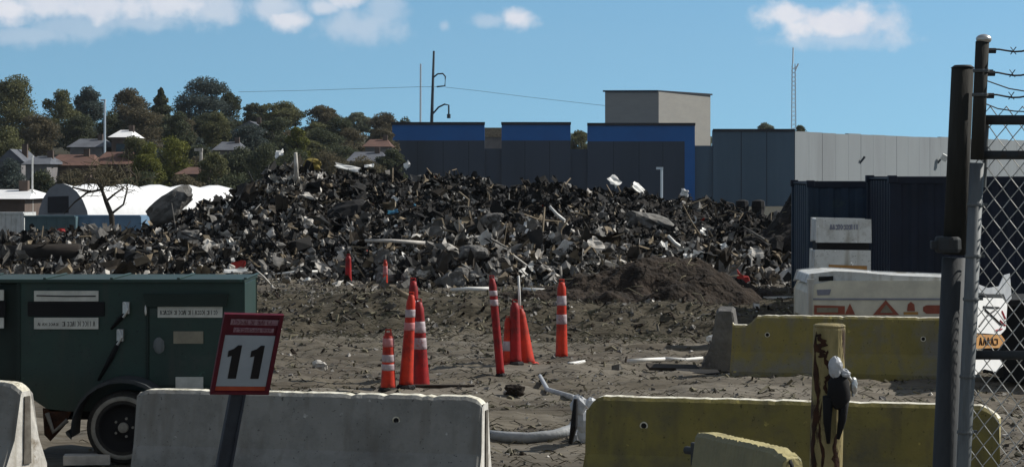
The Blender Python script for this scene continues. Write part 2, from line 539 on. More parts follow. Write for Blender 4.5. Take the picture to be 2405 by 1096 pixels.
M['leaf_brown'] = mat('leaf_brown', (0.171, 0.146, 0.088), (0.085, 0.076, 0.049), .8, .9, transl=.3)
M['leaf_lime'] = mat('leaf_yellow_green', (.185, .19, .04), (.10, .11, .025), .8, .9, transl=.25)
M['leaf_blue'] = mat('leaf_bluish', (0.104, 0.132, 0.116), (0.056, 0.073, 0.067), .8, .9, transl=.3)
M['leaf_pale'] = mat('leaf_pale', (.21, .23, .16), (.12, .14, .095), .55, .9, transl=.3)
M['bark'] = mat('bark', (.05, .042, .034), (.025, .022, .018), 5, .95, bump=.5)
M['roof_brown'] = mat('brown_roof', (.14, .075, .055), (.09, .05, .04), 1, .9)
M['roof_grey'] = mat('grey_roof', (.12, .13, .15), (.08, .085, .1), 1, .9)
M['roof_white'] = mat('white_roof', (.8, .8, .8), (.7, .7, .7), 1, .6)
M['h_wall'] = mat('house_wall', (.20, .19, .19), (.14, .135, .14), 1, .9)
M['h_wall_b'] = mat('house_wall_brown', (.12, .09, .075), (.08, .06, .05), 1, .9)
M['glass'] = mat('window_dark', (.02, .025, .03), rough=.2, spec=.5)
M['tarp'] = mat('white_tarp', (.82, .83, .84), (.72, .73, .74), 1.5, .6, bump=.3, bscale=2, bd=.1)
M['grey_end'] = mat('grey_end_wall', (.19, .21, .24), (.14, .155, .18), 1.5, .8)
M['blue_box'] = mat('blue_box_paint', (.13, .22, .33), (.10, .18, .27), 1.5, .7)
M['box_shaded'] = mat('teal_box_shaded', (.07, .12, .14), (.05, .095, .11), 1.5, .7)  # shade on this segment put into the darker teal colour
M['hill'] = M['mud']
M['pole_dk'] = mat('dark_pole', (.03, .045, .06), (.02, .03, .04), 3, .8)
M['mast_pale'] = mat('pale_mast', (.60, .70, .78), (.55, .64, .72), 3, .7)  # far mast's haze put into this pale colour; nearer poles share it
M['wire'] = mat('cable', (.22, .36, .46), rough=.8)
M['wire_dk'] = mat('wire_dark', (.05, .055, .06), (.03, .03, .035), 20, .6, metal=.3)
M['mesh_wire'] = mat('mesh_wire', (.52, .53, .51), (.36, .36, .34), 30, .5, metal=.2)
M['ochre'] = mat('ochre', (.25, .2, .05), (.16, .12, .03), 6, .9)
M['rock'] = mat('grey_rock', (.17, .165, .155), (.085, .082, .078), 3, .9, bump=1, bscale=9, c3=(.30, .29, .27), s3=2, t3=.6, w3=.1, bd=.04)
M['log'] = mat('dark_log', (.032, .027, .023), (.015, .013, .011), 4, .95, bump=.8, bscale=20, stretch=(.2, 1, 1))

# ------------------------------------------------------------------ ground
def span(lo, hi, a, b, step, grow):
    v = list(np.arange(a, b + 1e-6, step))
    s = step; c = b
    while c < hi:
        s *= grow; c += s; v.append(c)
    s = step; c = a
    while c > lo:
        s *= grow; c -= s; v.insert(0, c)
    return np.array(v)


xs = span(-1500, 1500, -10.5, 10.5, .085, 1.16)
ys = span(-60, 1700, 16.5, 50, .11, 1.10)
GX, GY = np.meshgrid(xs, ys)
GZ = ground_h(GX, GY)
nx, ny = len(xs), len(ys)
co = np.stack([GX, GY, GZ], -1).reshape(-1, 3)
idx = np.arange(nx * ny).reshape(ny, nx)
fa = np.stack([idx[:-1, :-1], idx[:-1, 1:], idx[1:, 1:], idx[1:, :-1]], -1).reshape(-1, 4)
me = bpy.data.meshes.new('ground')
me.vertices.add(len(co)); me.vertices.foreach_set('co', co.ravel())
me.loops.add(fa.size); me.loops.foreach_set('vertex_index', fa.ravel())
me.polygons.add(len(fa)); me.polygons.foreach_set('loop_start', np.arange(0, fa.size, 4))
me.polygons.foreach_set('loop_total', np.full(len(fa), 4))
me.polygons.foreach_set('use_smooth', [True] * len(fa))
me.update(); me.validate()
me.materials.append(M['mud'])
g = bpy.data.objects.new('ground', me)
sc.collection.objects.link(g)
tag(g, 'rough grey brown mud ground of the yard', kind='structure')


# fragments --------------------------------------------------------------
def rot_rand():
    return Euler((random.uniform(0, 6.28), random.uniform(0, 6.28), random.uniform(0, 6.28))).to_matrix()


CUBE = [(-1, -1, -1), (1, -1, -1), (1, 1, -1), (-1, 1, -1), (-1, -1, 1), (1, -1, 1), (1, 1, 1), (-1, 1, 1)]
CF = [(0, 3, 2, 1), (4, 5, 6, 7), (0, 1, 5, 4), (1, 2, 6, 5), (2, 3, 7, 6), (3, 0, 4, 7)]


def chunk(mb, p, s, mi, flat=1.0):
    r = rot_rand()
    sx, sy, sz = s * random.uniform(.6, 1.3), s * random.uniform(.5, 1.2), s * random.uniform(.35, .9) * flat
    vs = []
    for c in CUBE:
        v = Vector((c[0] * sx * random.uniform(.45, 1.1), c[1] * sy * random.uniform(.45, 1.1), c[2] * sz * random.uniform(.45, 1.1))) * .5
        vs.append(r @ v + p)
    mb.add(vs, CF, mi)


def shard(mb, p, s, mi):
    r = rot_rand()
    n = random.choice((3, 4, 5))
    cols = 3
    vs = []
    for i in range(n):
        for j in range(cols):
            vs.append(r @ Vector(((i / (n - 1) - .5) * s * random.uniform(.8, 1.2), (j / (cols - 1) - .5) * s * .6 * random.uniform(.6, 1.3),
                                  random.uniform(-.34, .34) * s)) + p)
    fs = [(i * cols + j, i * cols + j + 1, (i + 1) * cols + j + 1, (i + 1) * cols + j) for i in range(n - 1) for j in range(cols - 1)]
    mb.add(vs, fs, mi)


def stick(mb, p, s, r, mi, up=.5):
    d = Vector((random.uniform(-1, 1), random.uniform(-1, 1), random.uniform(-.3, up))).normalized()
    q = Vector((random.uniform(-1, 1), random.uniform(-1, 1), random.uniform(-.5, .8))) * s * .22
    mb.tube([p - d * s * .5, p + q, p + d * s * .5], r, 4, mi)


# debris pile surface ---------------------------------------------------------
SKY_PX = [-700, -100, 0, 150, 330, 390, 460, 560, 610, 650, 700, 760, 880, 960, 1050, 1150, 1250, 1400, 1500, 1600, 1700, 1780, 1850, 1950, 2300]
SKY_PY = [600, 572, 566, 558, 556, 528, 496, 462, 425, 398, 396, 406, 408, 412, 420, 434, 436, 450, 462, 474, 488, 506, 520, 545, 600]
DC = 58.0


def pile_h(x, y):
    x = np.asarray(x, float); y = np.asarray(y, float)
    px = x * F / np.maximum(y, 30) + 1202.5
    pyc = np.interp(px, SKY_PX, SKY_PY)
    zc = EYE - (pyc - 404) * DC / F
    base = ground_h(x, y)
    y0 = np.interp(px, [500, 780, 980, 1400, 1500, 2000], [47.3, 47, 43.6, 43.2, 45, 46]) + .9 * fbm(x, y * 0, .3)
    t = np.clip((y - y0) / (DC - y0), 0, 1)
    up = t ** .8
    down = 1 - sstep(DC + .5, DC + 8, y)
    zc = np.maximum(zc, base)
    h = base + (zc - .12 - base) * up * down
    k = np.clip(up * 4, 0, 1) * down
    bell = np.exp(-((t - .45) / .25) ** 2)
    h = h + k * (.38 * fbm(x, y, .55, 3) * (.45 + bell) + .36 * fbm(x, y, 1.5, 3) + .12 * fbm(x, y, 5, 2))
    return np.where((t <= 0) | (down <= 0), base - .25, h)


px_ = np.arange(-19, 14.5, .13)
py_ = np.arange(42, 67, .16)
PX, PY = np.meshgrid(px_, py_)
PZ = pile_h(PX, PY)
mb = MB()
mb.v = [tuple(v) for v in np.stack([PX, PY, PZ], -1).reshape(-1, 3)]
ii = np.arange(len(px_) * len(py_)).reshape(len(py_), len(px_))
mb.f = [tuple(int(k) for k in q) for q in np.stack([ii[:-1, :-1], ii[:-1, 1:], ii[1:, 1:], ii[1:, :-1]], -1).reshape(-1, 4)]
mb.m = [0] * len(mb.f)
MATS = [M['soil_dark'], M['d_dark'], M['d_brown'], M['d_grey'], M['d_light'], M['d_white'], M['d_tan'], M['d_red'], M['d_blue'], M['straw']]


def pick(lo):
    """lo: 0 dark crest .. 1 pale foot"""
    r = random.random()
    if lo < .35 and random.random() < .45: return random.choice((1, 1, 0))
    if r < .52 - .30 * lo: return 1
    if r < .66 - .22 * lo: return 2
    if r < .88 - .14 * lo: return 3
    if r < .92 - .08 * lo: return 6
    if r < .984 - .010 * lo: return 4
    if r < .998: return 5
    return random.choice((7, 8))


# pieces are made in bulk with numpy: block, curled shard and bent stick templates, all quads
T_CUBE = (np.array(CUBE, float) * .5, np.array(CF))
_g3 = np.array([[(i - 1) * .5, (j - 1) * .32, 0] for i in range(3) for j in range(3)], float)
T_SHARD = (_g3, np.array([(i * 3 + j, i * 3 + j + 1, (i + 1) * 3 + j + 1, (i + 1) * 3 + j) for i in range(2) for j in range(2)]))
_st = np.array([[(i - 1) * .5, c[0], c[1]] for i in range(3) for c in ((-1, -1), (1, -1), (1, 1), (-1, 1))], float)
T_STICK = (_st, np.array([(i * 4 + k, i * 4 + (k + 1) % 4, (i + 1) * 4 + (k + 1) % 4, (i + 1) * 4 + k) for i in range(2) for k in range(4)]))


_g4 = np.array([[(i - 2) * .25, (j - 2) * .2, 0] for i in range(5) for j in range(5)], float)
T_CRUMPLE = (_g4, np.array([(i * 5 + j, i * 5 + j + 1, (i + 1) * 5 + j + 1, (i + 1) * 5 + j) for i in range(4) for j in range(4)]))


def rand_rot(K):
    q = RNG.normal(size=(K, 4)); q /= np.linalg.norm(q, axis=1)[:, None]
    w_, x_, y_, z_ = q.T
    return np.stack([np.stack([1 - 2 * (y_ * y_ + z_ * z_), 2 * (x_ * y_ - z_ * w_), 2 * (x_ * z_ + y_ * w_)], -1),
                     np.stack([2 * (x_ * y_ + z_ * w_), 1 - 2 * (x_ * x_ + z_ * z_), 2 * (y_ * z_ - x_ * w_)], -1),
                     np.stack([2 * (x_ * z_ - y_ * w_), 2 * (y_ * z_ + x_ * w_), 1 - 2 * (x_ * x_ + y_ * y_)], -1)], 1)


def bulk(name, parts, mats):
    """parts: list of (kind, P (K,3), size (K,), mi (K,))"""
    VV, FF, MM = [], [], []
    base = 0
    for kind, P, S, MI in parts:
        K = len(P)
        tv, tf = {'b': T_CUBE, 's': T_SHARD, 'k': T_STICK, 'c': T_CRUMPLE}[kind]
        n = len(tv)
        v = np.repeat(tv[None], K, 0)
        if kind == 'b':
            v = v * RNG.uniform(.35, 1.15, (K, n, 3)) * RNG.uniform(.45, 1.2, (K, 1, 3)) * S[:, None, None]
        elif kind == 'c':
            v = v * RNG.uniform(.6, 1.3, (K, 1, 3)) + RNG.uniform(-.11, .11, (K, n, 3))
            v[:, :, 2] += (v[:, :, 0] ** 2) * RNG.uniform(-2, 2, (K, 1)) + (v[:, :, 1] ** 2) * RNG.uniform(-2, 2, (K, 1)) + RNG.uniform(-.1, .1, (K, n))
            v = v * S[:, None, None]
        elif kind == 's':
            v = v * RNG.uniform(.7, 1.25, (K, n, 3)) * RNG.uniform(.5, 1.2, (K, 1, 3))
            v[:, :, 2] = (v[:, :, 0] ** 2) * RNG.uniform(-1.6, 1.6, (K, 1)) + RNG.uniform(-.22, .22, (K, n))
            v = v * S[:, None, None]
        else:
            rad = RNG.uniform(.008, .02, K)
            bend = RNG.uniform(-.3, .3, (K, 2))
            mid = (tv[:, 0] == 0)[None, :]
            v[:, :, 1] = v[:, :, 1] * rad[:, None] + mid * (bend[:, :1] * S[:, None])
            v[:, :, 2] = v[:, :, 2] * rad[:, None] + mid * (bend[:, 1:] * S[:, None])
            v[:, :, 0] *= S[:, None]
        v = np.einsum('kij,knj->kni', rand_rot(K), v) + P[:, None, :]
        VV.append(v.reshape(-1, 3))
        FF.append((tf[None] + (np.arange(K) * n)[:, None, None] + base).reshape(-1, 4))
        MM.append(np.repeat(MI, len(tf)))
        base += K * n
    VV = np.concatenate(VV); FF = np.concatenate(FF); MM = np.concatenate(MM).astype(np.int32)
    me_ = bpy.data.meshes.new(name)
    me_.vertices.add(len(VV)); me_.vertices.foreach_set('co', VV.ravel())
    me_.loops.add(FF.size); me_.loops.foreach_set('vertex_index', FF.ravel().astype(np.int32))
    me_.polygons.add(len(FF)); me_.polygons.foreach_set('loop_start', np.arange(0, FF.size, 4)); me_.polygons.foreach_set('loop_total', np.full(len(FF), 4))
    for m_ in mats: me_.materials.append(m_)
    me_.polygons.foreach_set('material_index', MM)
    me_.polygons.foreach_set('use_smooth', np.zeros(len(FF), bool))
    me_.update()
    return me_


base_obj = mb.build('debris_pile', MATS)
cnt = 110000
XX = RNG.uniform(-18.5, 9.5, cnt)
YY = 42.6 + 16.8 * (RNG.random(cnt) ** .85)
ZZ = pile_h(XX, YY); GG = ground_h(XX, YY)
PXX = XX * F / YY + 1202.5
off_pile = ZZ < GG - .1
keep = (PXX > -60) & (PXX < 1960)
rr_ = RNG.random(cnt)
keep &= ~(off_pile & (rr_ < np.where(YY > 46, .82, .95)))
keep &= ~((PXX > 1450) & (PXX < 1640) & (rr_ < .55))
clump = fbm(XX, YY, .9, 3)
keep &= ~((clump < -.22) & (rr_ < .7))
XX, YY, ZZ, GG, PXX, off_pile = [q[keep] for q in (XX, YY, ZZ, GG, PXX, off_pile)]
ZZ = np.where(off_pile, GG, ZZ)
LO = 1 - np.clip((YY - 46.5) / 6, 0, 1)
LO = np.where((PXX > 950) & (YY < 49.5), np.minimum(1.25, LO + .3), LO)
LO = np.where(PXX < 760, np.maximum(LO, .55), LO)
MI = np.array([pick(float(q)) for q in LO])
S = np.minimum(.36, RNG.lognormal(-2.62, .55, len(XX)))
bright = np.isin(MI, (4, 5))
S = S * (.70 + .22 * LO)
S = np.where(bright & (S > .2), S * .7, S)
S = np.where(MI >= 7, np.minimum(S, .07), S)
Pp = np.stack([XX, YY, ZZ + RNG.uniform(-.2, .9, len(XX)) * S], -1)
r = RNG.random(len(XX))
ib, isx, ic, ik = r < .30, (r >= .30) & (r < .66), (r >= .66) & (r < .92), r >= .92
fr_me = bulk('fragments', [('c', Pp[ic], S[ic] * 1.9, MI[ic]), ('b', Pp[ib], S[ib] * 1.3, MI[ib]), ('s', Pp[isx], S[isx] * 1.65, MI[isx]),
                           ('k', Pp[ik], S[ik] * RNG.uniform(2, 5.5, ik.sum()), np.where(RNG.random(ik.sum()) < .4, 6, MI[ik]))], MATS)
import bmesh
bm = bmesh.new(); bm.from_mesh(base_obj.data); bm.from_mesh(fr_me); bm.to_mesh(base_obj.data); bm.free()
o = base_obj
tag(o, 'long heap of dark mixed demolition debris and torn scrap', 'debris pile', kind='stuff')

# scattered litter and clods at the foot and over the yard
K = 34000
CY = np.where(RNG.random(K) < .6, RNG.uniform(18.5, 47, K), RNG.uniform(34, 46, K))
CX = RNG.uniform(-7.5, 9.5, K) * CY / 38
keep = fbm(CX * .5, CY, .9, 3) + RNG.uniform(-.45, .45, K) > -.12
CX, CY = CX[keep], CY[keep]; K = len(CX)
CS = np.minimum(.085, RNG.lognormal(-3.6, .5, K)) * (CY / 34) ** .6
CP = np.stack([CX, CY, ground_h(CX, CY) - CS * .18], -1)
CM = RNG.choice([0, 1, 2, 3], K, p=[.66, .07, .21, .06])
q = RNG.random(K)
K2 = 1500
BX = RNG.uniform(-6.5, 7.0, K2); BY = RNG.normal(38.6, 2.3, K2); BY = np.clip(BY, 30, 45)
BS = RNG.uniform(.08, .30, K2)
BP = np.stack([BX, BY, ground_h(BX, BY) - BS * .10], -1)
cl = bulk('loose_clods', [('k', BP, BS, RNG.choice([4, 1, 1, 0, 2], K2)), ('b', CP[q < .74], CS[q < .74] * 1.5, CM[q < .74]), ('s', CP[(q >= .74) & (q < .92)], CS[(q >= .74) & (q < .92)] * 1.6, CM[(q >= .74) & (q < .92)]),
                          ('k', CP[q >= .92], CS[q >= .92] * 4, np.full((q >= .92).sum(), 4))], [M['clod'], M['soil'], M['d_grey'], M['d_light'], M['straw']])
o = bpy.data.objects.new('loose_clods', cl); sc.collection.objects.link(o)
tag(o, 'small clods and stones strewn over the mud', 'clods', kind='stuff')

mb = MB()
for k in range(16000):
    y = random.uniform(18.5, 47) if random.random() < .5 else random.uniform(34, 41)
    x = random.uniform(-7.5, 9.5) * y / 38
    z = gh(x, y)
    s = random.uniform(.05, .22)
    a = random.gauss(0, .35) + (math.pi if random.random() < .5 else 0)
    d = Vector((math.cos(a), math.sin(a) * .8, random.uniform(-.1, .25)))
    p = Vector((x, y, z - .01))
    q = p + d * s * .55 + Vector((0, 0, .03))
    e = p + d * s
    wv = Vector((random.uniform(-1, 1), random.uniform(-1, 1), .9)).normalized() * random.uniform(.005, .013)
    mb.add([p, p + wv, q + wv, q, e], [(0, 1, 2, 3), (3, 2, 4)], random.choice((0, 0, 0, 1, 1, 2)))
o = mb.build('dry_grass', [M['straw'], M['grass'], M['d_brown']])
tag(o, 'flattened dry grass and roots over the muddy ground', 'dry grass', kind='stuff')


# dirt mounds -------------------------------------------------------------------
def mound(name, cx, cy, rx, ry, h, m, label, seed=0, steps=90, sharp=.8):
    mb = MB()
    n = steps
    g_ = np.linspace(-1, 1, n)
    A, B = np.meshgrid(g_, g_)
    Xw = cx + A * rx; Yw = cy + B * ry
    rr = np.sqrt(A ** 2 + B ** 2) + .42 * fbm(A + seed, B, 1.5, 4)
    hh = np.clip(1 - rr, 0, 1) ** sharp
    Zw = ground_h(Xw, Yw) - .06 + h * hh + np.clip(hh * 5, 0, 1) * (.22 * h * fbm(A + seed, B, 3.2, 4) + .07 * fbm(Xw, Yw, 4.0, 3))
    mb.v = [tuple(v) for v in np.stack([Xw, Yw, Zw], -1).reshape(-1, 3)]
    i2 = np.arange(n * n).reshape(n, n)
    mb.f = [tuple(int(k) for k in q) for q in np.stack([i2[:-1, :-1], i2[:-1, 1:], i2[1:, 1:], i2[1:, :-1]], -1).reshape(-1, 4)]
    mb.m = [0] * len(mb.f)
    for k in range(150):
        a = random.gauss(0, .4); b = random.gauss(-.1, .4)
        i = int((b + 1) / 2 * (n - 1)); j = int((a + 1) / 2 * (n - 1))
        if not (0 <= i < n and 0 <= j < n) or hh[i, j] < .04: continue
        p = Vector((Xw[i, j], Yw[i, j], Zw[i, j]))
        if random.random() < .6: chunk(mb, p, random.uniform(.03, .09), random.choice((0, 0, 0, 1)))
        else: stick(mb, p, random.uniform(.15, .5), .009, random.choice((1, 2)))
    o = mb.build(name, [m, M['d_brown'], M['straw']], smooth=True)
    solo(o, (cx, cy, gh(cx, cy)))
    return tag(o, label, 'dirt mound')


mound('dirt_mound', X(1560, 40), 40, 2.3, 1.8, .70, M['soil'], 'dark brown soil mound in front of the pile, beside the low blue skip', 1)
mound('dirt_mound', X(1400, 39.8), 39.8, 2.2, 1.5, .30, M['soil'], 'low dark soil heap between the striped post and the tall brown mound', 4)
mound('dirt_mound', X(1925, 51), 51, 2.3, 2.6, 1.9, M['soil_dark'], 'black soil heap rising behind the left navy container', 9, sharp=.62)

# individual pieces of debris ---------------------------------------------------
def pile_pt(px, py):
    """first point of the pile met by the view through a pixel"""
    for D in np.arange(30, 62, .08):
        p = W(px, py, D)
        hz = max(float(pile_h(p.x, D)), gh(p.x, D))
        if p.z <= hz:
            return p
    return W(px, py, DC)


def crumple(px, py, wpx, hpx, ang, m, name, label, cat, thick=.02, nseg=5, amp=.14, lift=0.0, group=None):
    """crumpled sheet: grid bent at random, standing up out of the pile, with thickness"""
    p = pile_pt(px, py)
    s = p.y / F
    wd, hd = wpx * s, hpx * s
    r = Matrix.Rotation(R(-ang), 3, 'Y') @ Matrix.Rotation(random.uniform(.5, 1.0), 3, 'X')
    n = nseg; vs = []
    rnd = [[random.uniform(-1, 1) for _ in range(n)] for _ in range(n)]
    edge = [random.uniform(.72, 1.05) for _ in range(4 * n)]
    for side in (0, 1):
        for i in range(n):
            for j in range(n):
                u = (i / (n - 1) - .5); v = (j / (n - 1) - .5)
                k = edge[(i + j * 3) % (4 * n)] if (i in (0, n - 1) or j in (0, n - 1)) else 1
                q = Vector((u * wd * k, v * hd * k * 1.1, rnd[i][j] * amp * min(wd, hd) + side * thick))
                vs.append(r @ q + p + Vector((0, -.42, lift + .09)))
    fs = []
    for i in range(n - 1):
        for j in range(n - 1):
            a = i * n + j
            fs.append((a, a + n, a + n + 1, a + 1)); b = a + n * n
            fs.append((b, b + 1, b + n + 1, b + n))
    ring = [i * n for i in range(n)] + [(n - 1) * n + j for j in range(1, n)] + [i * n + n - 1 for i in range(n - 2, -1, -1)] + [j for j in range(n - 2, 0, -1)]
    for k in range(len(ring)):
        a, b = ring[k], ring[(k + 1) % len(ring)]
        fs.append((a, b, b + n * n, a + n * n))
    mbx = MB(); mbx.add(vs, fs)
    o = mbx.build(name, m)
    solo(o, p)
    return tag(o, label, cat, group)


def rockp(px, py, wpx, hpx, m, name, label, cat, group=None, ang=0, depth=.7, D=None, squash=0.0, seed=None):
    if seed is not None: random.seed(seed)
    p = pile_pt(px, py) if D is None else W(px, py, D)
    s = p.y / F
    import bmesh
    bm = bmesh.new()
    bmesh.ops.create_icosphere(bm, subdivisions=3, radius=.5)
    o1, o2 = random.uniform(0, 50), random.uniform(0, 50)
    rt = Matrix.Rotation(R(-ang), 3, 'Y')
    for v in bm.verts:
        c = v.co
        k = 1 + .55 * float(fbm(c.x * 1.0 + o1, c.y + c.z * 1.7 + o2, 2.2, 3))
        q = Vector((math.copysign(abs(c.x * 2) ** .8, c.x) * .5, c.y, math.copysign(abs(c.z * 2) ** .8, c.z) * .5)) * k
        v.co = rt @ Vector((q.x * wpx * s, q.y * wpx * s * depth, q.z * hpx * s))
    me_ = bpy.data.meshes.new(name); bm.to_mesh(me_); bm.free()
    me_.materials.append(m)
    o = bpy.data.objects.new(name, me_); sc.collection.objects.link(o)
    o.location = p + (Vector((0, -.35, .05)) if D is None else Vector((0, 0, 0)))
    return tag(o, label, cat, group)


def rod(px0, py0, px1, py1, r, m, name, label, cat, D0=None, group=None, bend=.05, D1=None):
    a = pile_pt(px0, py0) if D0 is None else W(px0, py0, D0)
    b = W(px1, py1, a.y + random.uniform(-.25, .1)) if D1 is None else W(px1, py1, D1)
    mid = (a + b) / 2 + Vector((random.uniform(-1, 1), random.uniform(-1, .3), random.uniform(-1, 1))) * bend * (a - b).length
    off = Vector((0, -.42, .10)) if D0 is None else Vector((0, -.1, .01))
    mbx = MB().tube([a + off, mid + off, b + off], [r, r * .9, r * .7], 6)
    o = mbx.build(name, m, smooth=True)
    solo(o, min((a, b), key=lambda v: v.z))
    return tag(o, label, cat, group)


SG = 'pale scraps showing in the debris pile'
sheets = [
    (660, 372, 22, 26, 20, 'd_white', 'small white scrap on the leftmost peak of the debris pile'),
    (820, 404, 62, 14, -12, 'd_white', 'long white sheet lying along the pile crest below the trees'),
    (870, 400, 24, 14, 5, 'd_white', 'short white scrap right of the long white crest sheet'),
    (958, 398, 18, 16, 40, 'd_white', 'white scrap on the crest just below the blue banded wall'),
    (1440, 434, 34, 24, -45, 'd_white', 'tilted white slab on the crest, left one of two'),
    (1498, 453, 42, 26, -48, 'd_white', 'tilted white slab on the crest, larger right one of two'),
    (1606, 462, 18, 24, 80, 'd_white', 'white lump on the crest just left of the blue wall stripe foot'),
    (930, 482, 22, 22, 60, 'd_white', 'bright white scrap high in the dark middle of the pile'),
    (925, 508, 26, 12, 10, 'd_blue', 'turquoise scrap in the dark middle of the pile'),
    (735, 472, 46, 18, -20, 'd_light', 'pale sheet on the left shoulder of the pile'),
    (755, 425, 16, 36, 10, 'd_light', 'upright pale strip under the left peak'),
    (1055, 598, 44, 44, -30, 'd_light', 'cream curved shell at the pale foot of the pile, above the cone pair'),
    (1240, 650, 32, 46, -60, 'd_white', 'cream slab standing behind the leaning white stake'),
    (1140, 570, 36, 34, 30, 'd_light', 'pale torn panel in the middle of the pale foot'),
    (1242, 560, 20, 34, 60, 'd_white', 'white scrap left of the long white splinter'),
    (1612, 612, 24, 16, 0, 'd_white', 'bright square scrap above the brown mound'),
    (1636, 606, 16, 32, 80, 'd_white', 'upright white scrap touching the brown mound top'),
    (1812, 552, 36, 20, 10, 'd_white', 'curled white plastic near the left navy container'),
    (1770, 604, 40, 22, -20, 'd_light', 'pale grey sheet below the curled white plastic'),
    (1845, 655, 44, 34, 30, 'd_light', 'pale wedge beside the navy container foot'),
    (1695, 588, 18, 16, 30, 'd_white', 'small white scrap right of the middle slope'),
    (1655, 555, 32, 18, -20, 'd_white', 'white scrap in the right slope'),
    (1398, 585, 44, 30, -35, 'd_light', 'pale folded panel in the foot right of the striped post'),
    (1325, 590, 40, 34, 60, 'd_light', 'pale crumpled panel behind the striped post'),
    (760, 640, 44, 22, -35, 'd_light', 'pale wedge of board at the pile foot near the far red post'),
    (560, 646, 60, 12, 0, 'd_white', 'white flattened scrap beside red one above the green trailer'),
    (566, 632, 40, 20, 15, 'd_red', 'red crushed scrap above the right end of the green trailer'),
    (1735, 668, 34, 44, 60, 'd_red', 'red scrap between brown mound and blue skip'),
    (285, 590, 30, 30, 30, 'd_light', 'pale scrap at the left foot behind the green trailer'),
    (500, 590, 34, 30, -30, 'd_light', 'pale scrap left of the red crushed scrap'),
    (640, 560, 26, 26, 30, 'd_light', 'pale scrap in the left slope'),
]
for (a, b, c, d, e, m, lb) in sheets:
    crumple(a, b, c, d, e, M[m], 'scrap_sheet', lb, 'scrap', group=SG, lift=.02)
rods = [
    (1325, 527, 1290, 493, .045, 'd_white', 'long white splinter in the dark part of the pile'),
    (1600, 592, 1566, 562, .05, 'd_white', 'bright white bar lying above the brown mound'),
    (1640, 560, 1600, 488, .022, 'd_tan', 'thin tan branch running down the right slope'),
    (1860, 610, 1740, 540, .03, 'd_grey', 'grey pole lying down the slope near the container'),
    (1000, 580, 860, 574, .045, 'd_light', 'pale pipe lying across the middle of the pile'),
    (700, 432, 698, 368, .07, 'd_light', 'upright grey stub on the left peak of the pile'),
    (1560, 620, 1350, 640, .03, 'd_grey', 'grey pole at the foot above the low soil heap'),
    (1150, 688, 1060, 690, .045, 'd_white', 'white length of trim on the ground left of the thin post'),
    (1310, 692, 1228, 688, .045, 'd_white', 'white length of trim on the ground left of the striped post'),
    (750, 646, 640, 654, .035, 'd_white', 'white length of trim at the foot beside the trailer'),
    (975, 712, 930, 688, .06, 'd_tan', 'short pale board end beside the far cone pair'),
    (640, 676, 606, 642, .02, 'd_light', 'thin pale stick leaning off the trailer corner'),
]
for (a, b, c, d, r_, m, lb) in rods:
    rod(a, b, c, d, r_, M[m], 'scrap_bar', lb, 'scrap bar', group='bars and poles lying in the debris pile')
rocks = [
    (398, 492, 120, 62, 'rock', 38, 'big rounded grey boulder leaning at the left end of the pile'),
    (822, 512, 120, 70, 'd_dark', 20, 'large dark slab in the middle of the left slope'),
    (1160, 522, 56, 36, 'rock', 10, 'grey boulder in the dark middle of the pile'),
    (1112, 600, 62, 34, 'rock', 0, 'domed grey boulder beside the cream shell'),
    (1530, 530, 130, 46, 'd_grey', -25, 'smooth wide grey slab on the right slope'),
    (1510, 640, 110, 44, 'rock', 12, 'long pale grey slab just left of the brown mound top'),
    (1838, 590, 50, 90, 'rock', 0, 'tall grey rubble block beside the left navy container'),
    (1836, 520, 50, 40, 'rock', 0, 'grey rubble block below the black soil heap'),
    (1080, 655, 46, 46, 'rock', 0, 'round grey boulder on the pile foot between cone groups'),
    (905, 655, 50, 40, 'rock', 0, 'dark grey boulder behind the tiny far post'),
    (735, 392, 44, 28, 'ochre', 0, 'ochre yellow clump on the left peak of the pile'),
    (750, 860, 34, 26, 'd_light', 0, 'pale stone alone on the ground right of the number sign'),
    (1208, 916, 46, 26, 'soil', 0, 'dark brown clod on the ground in the gap between barriers'),
    (450, 560, 60, 36, 'rock', 5, 'grey boulder in the pile below the big rounded boulder'),
    (1670, 795, 24, 20, 'd_white', 0, 'small white stone left of the grey barrier end'),
]
for (a, b, c, d, m, an, lb) in rocks:
    if b > 740:
        Dg = 13457 / (b + d * .4 - 404)
        rockp(a, b, c, d, M[m], 'boulder', lb, 'boulder', ang=an, D=Dg)
    else:
        rockp(a, b, c, d, M[m], 'boulder', lb, 'boulder', ang=an, group='boulders and slabs in the debris pile')

# rubble chunks, all alike
protos = []
for k in range(7):
    mbx = MB()
    for q in range(2):
        chunk(mbx, Vector((random.uniform(-.06, .06), random.uniform(-.06, .06), random.uniform(-.04, .04))), .21, 0)
    o = mbx.build('rubble_chunk', M[('d_grey', 'd_light', 'rock', 'd_brown', 'd_dark', 'rock', 'd_grey')[k]])
    bv = o.modifiers.new('bevel', 'BEVEL'); bv.width = .02; bv.segments = 1
    protos.append(o)
used = set()
for k in range(130):
    px = random.uniform(190, 1860); py = random.uniform(545, 668)
    if px < 600: py = random.uniform(570, 640)
    if 1380 < px < 1720 and py > 610: py = random.uniform(540, 610)
    p = pile_pt(px, py)
    q = k % 7
    o = protos[q] if q not in used else protos[q].copy()
    if q in used: sc.collection.objects.link(o)
    used.add(q)
    o.location = p + Vector((0, -.28, .06))
    o.rotation_euler = (random.uniform(0, 6), random.uniform(0, 6), random.uniform(0, 6))
    s = random.uniform(.45, 1.0)
    o.scale = (s, s * random.uniform(.6, 1), s * random.uniform(.5, 1))
    tag(o, 'angular rubble chunk among many on the lower slope of the debris pile', 'rubble', 'rubble chunks on the lower slope of the pile')

# long dark log on the left, with the ragged timber it rests on
rod(0, 606, 190, 592, .30, M['log'], 'log', 'long thick black log lying behind the green trailer roof', 'log', D0=50.5, bend=.02, D1=50)

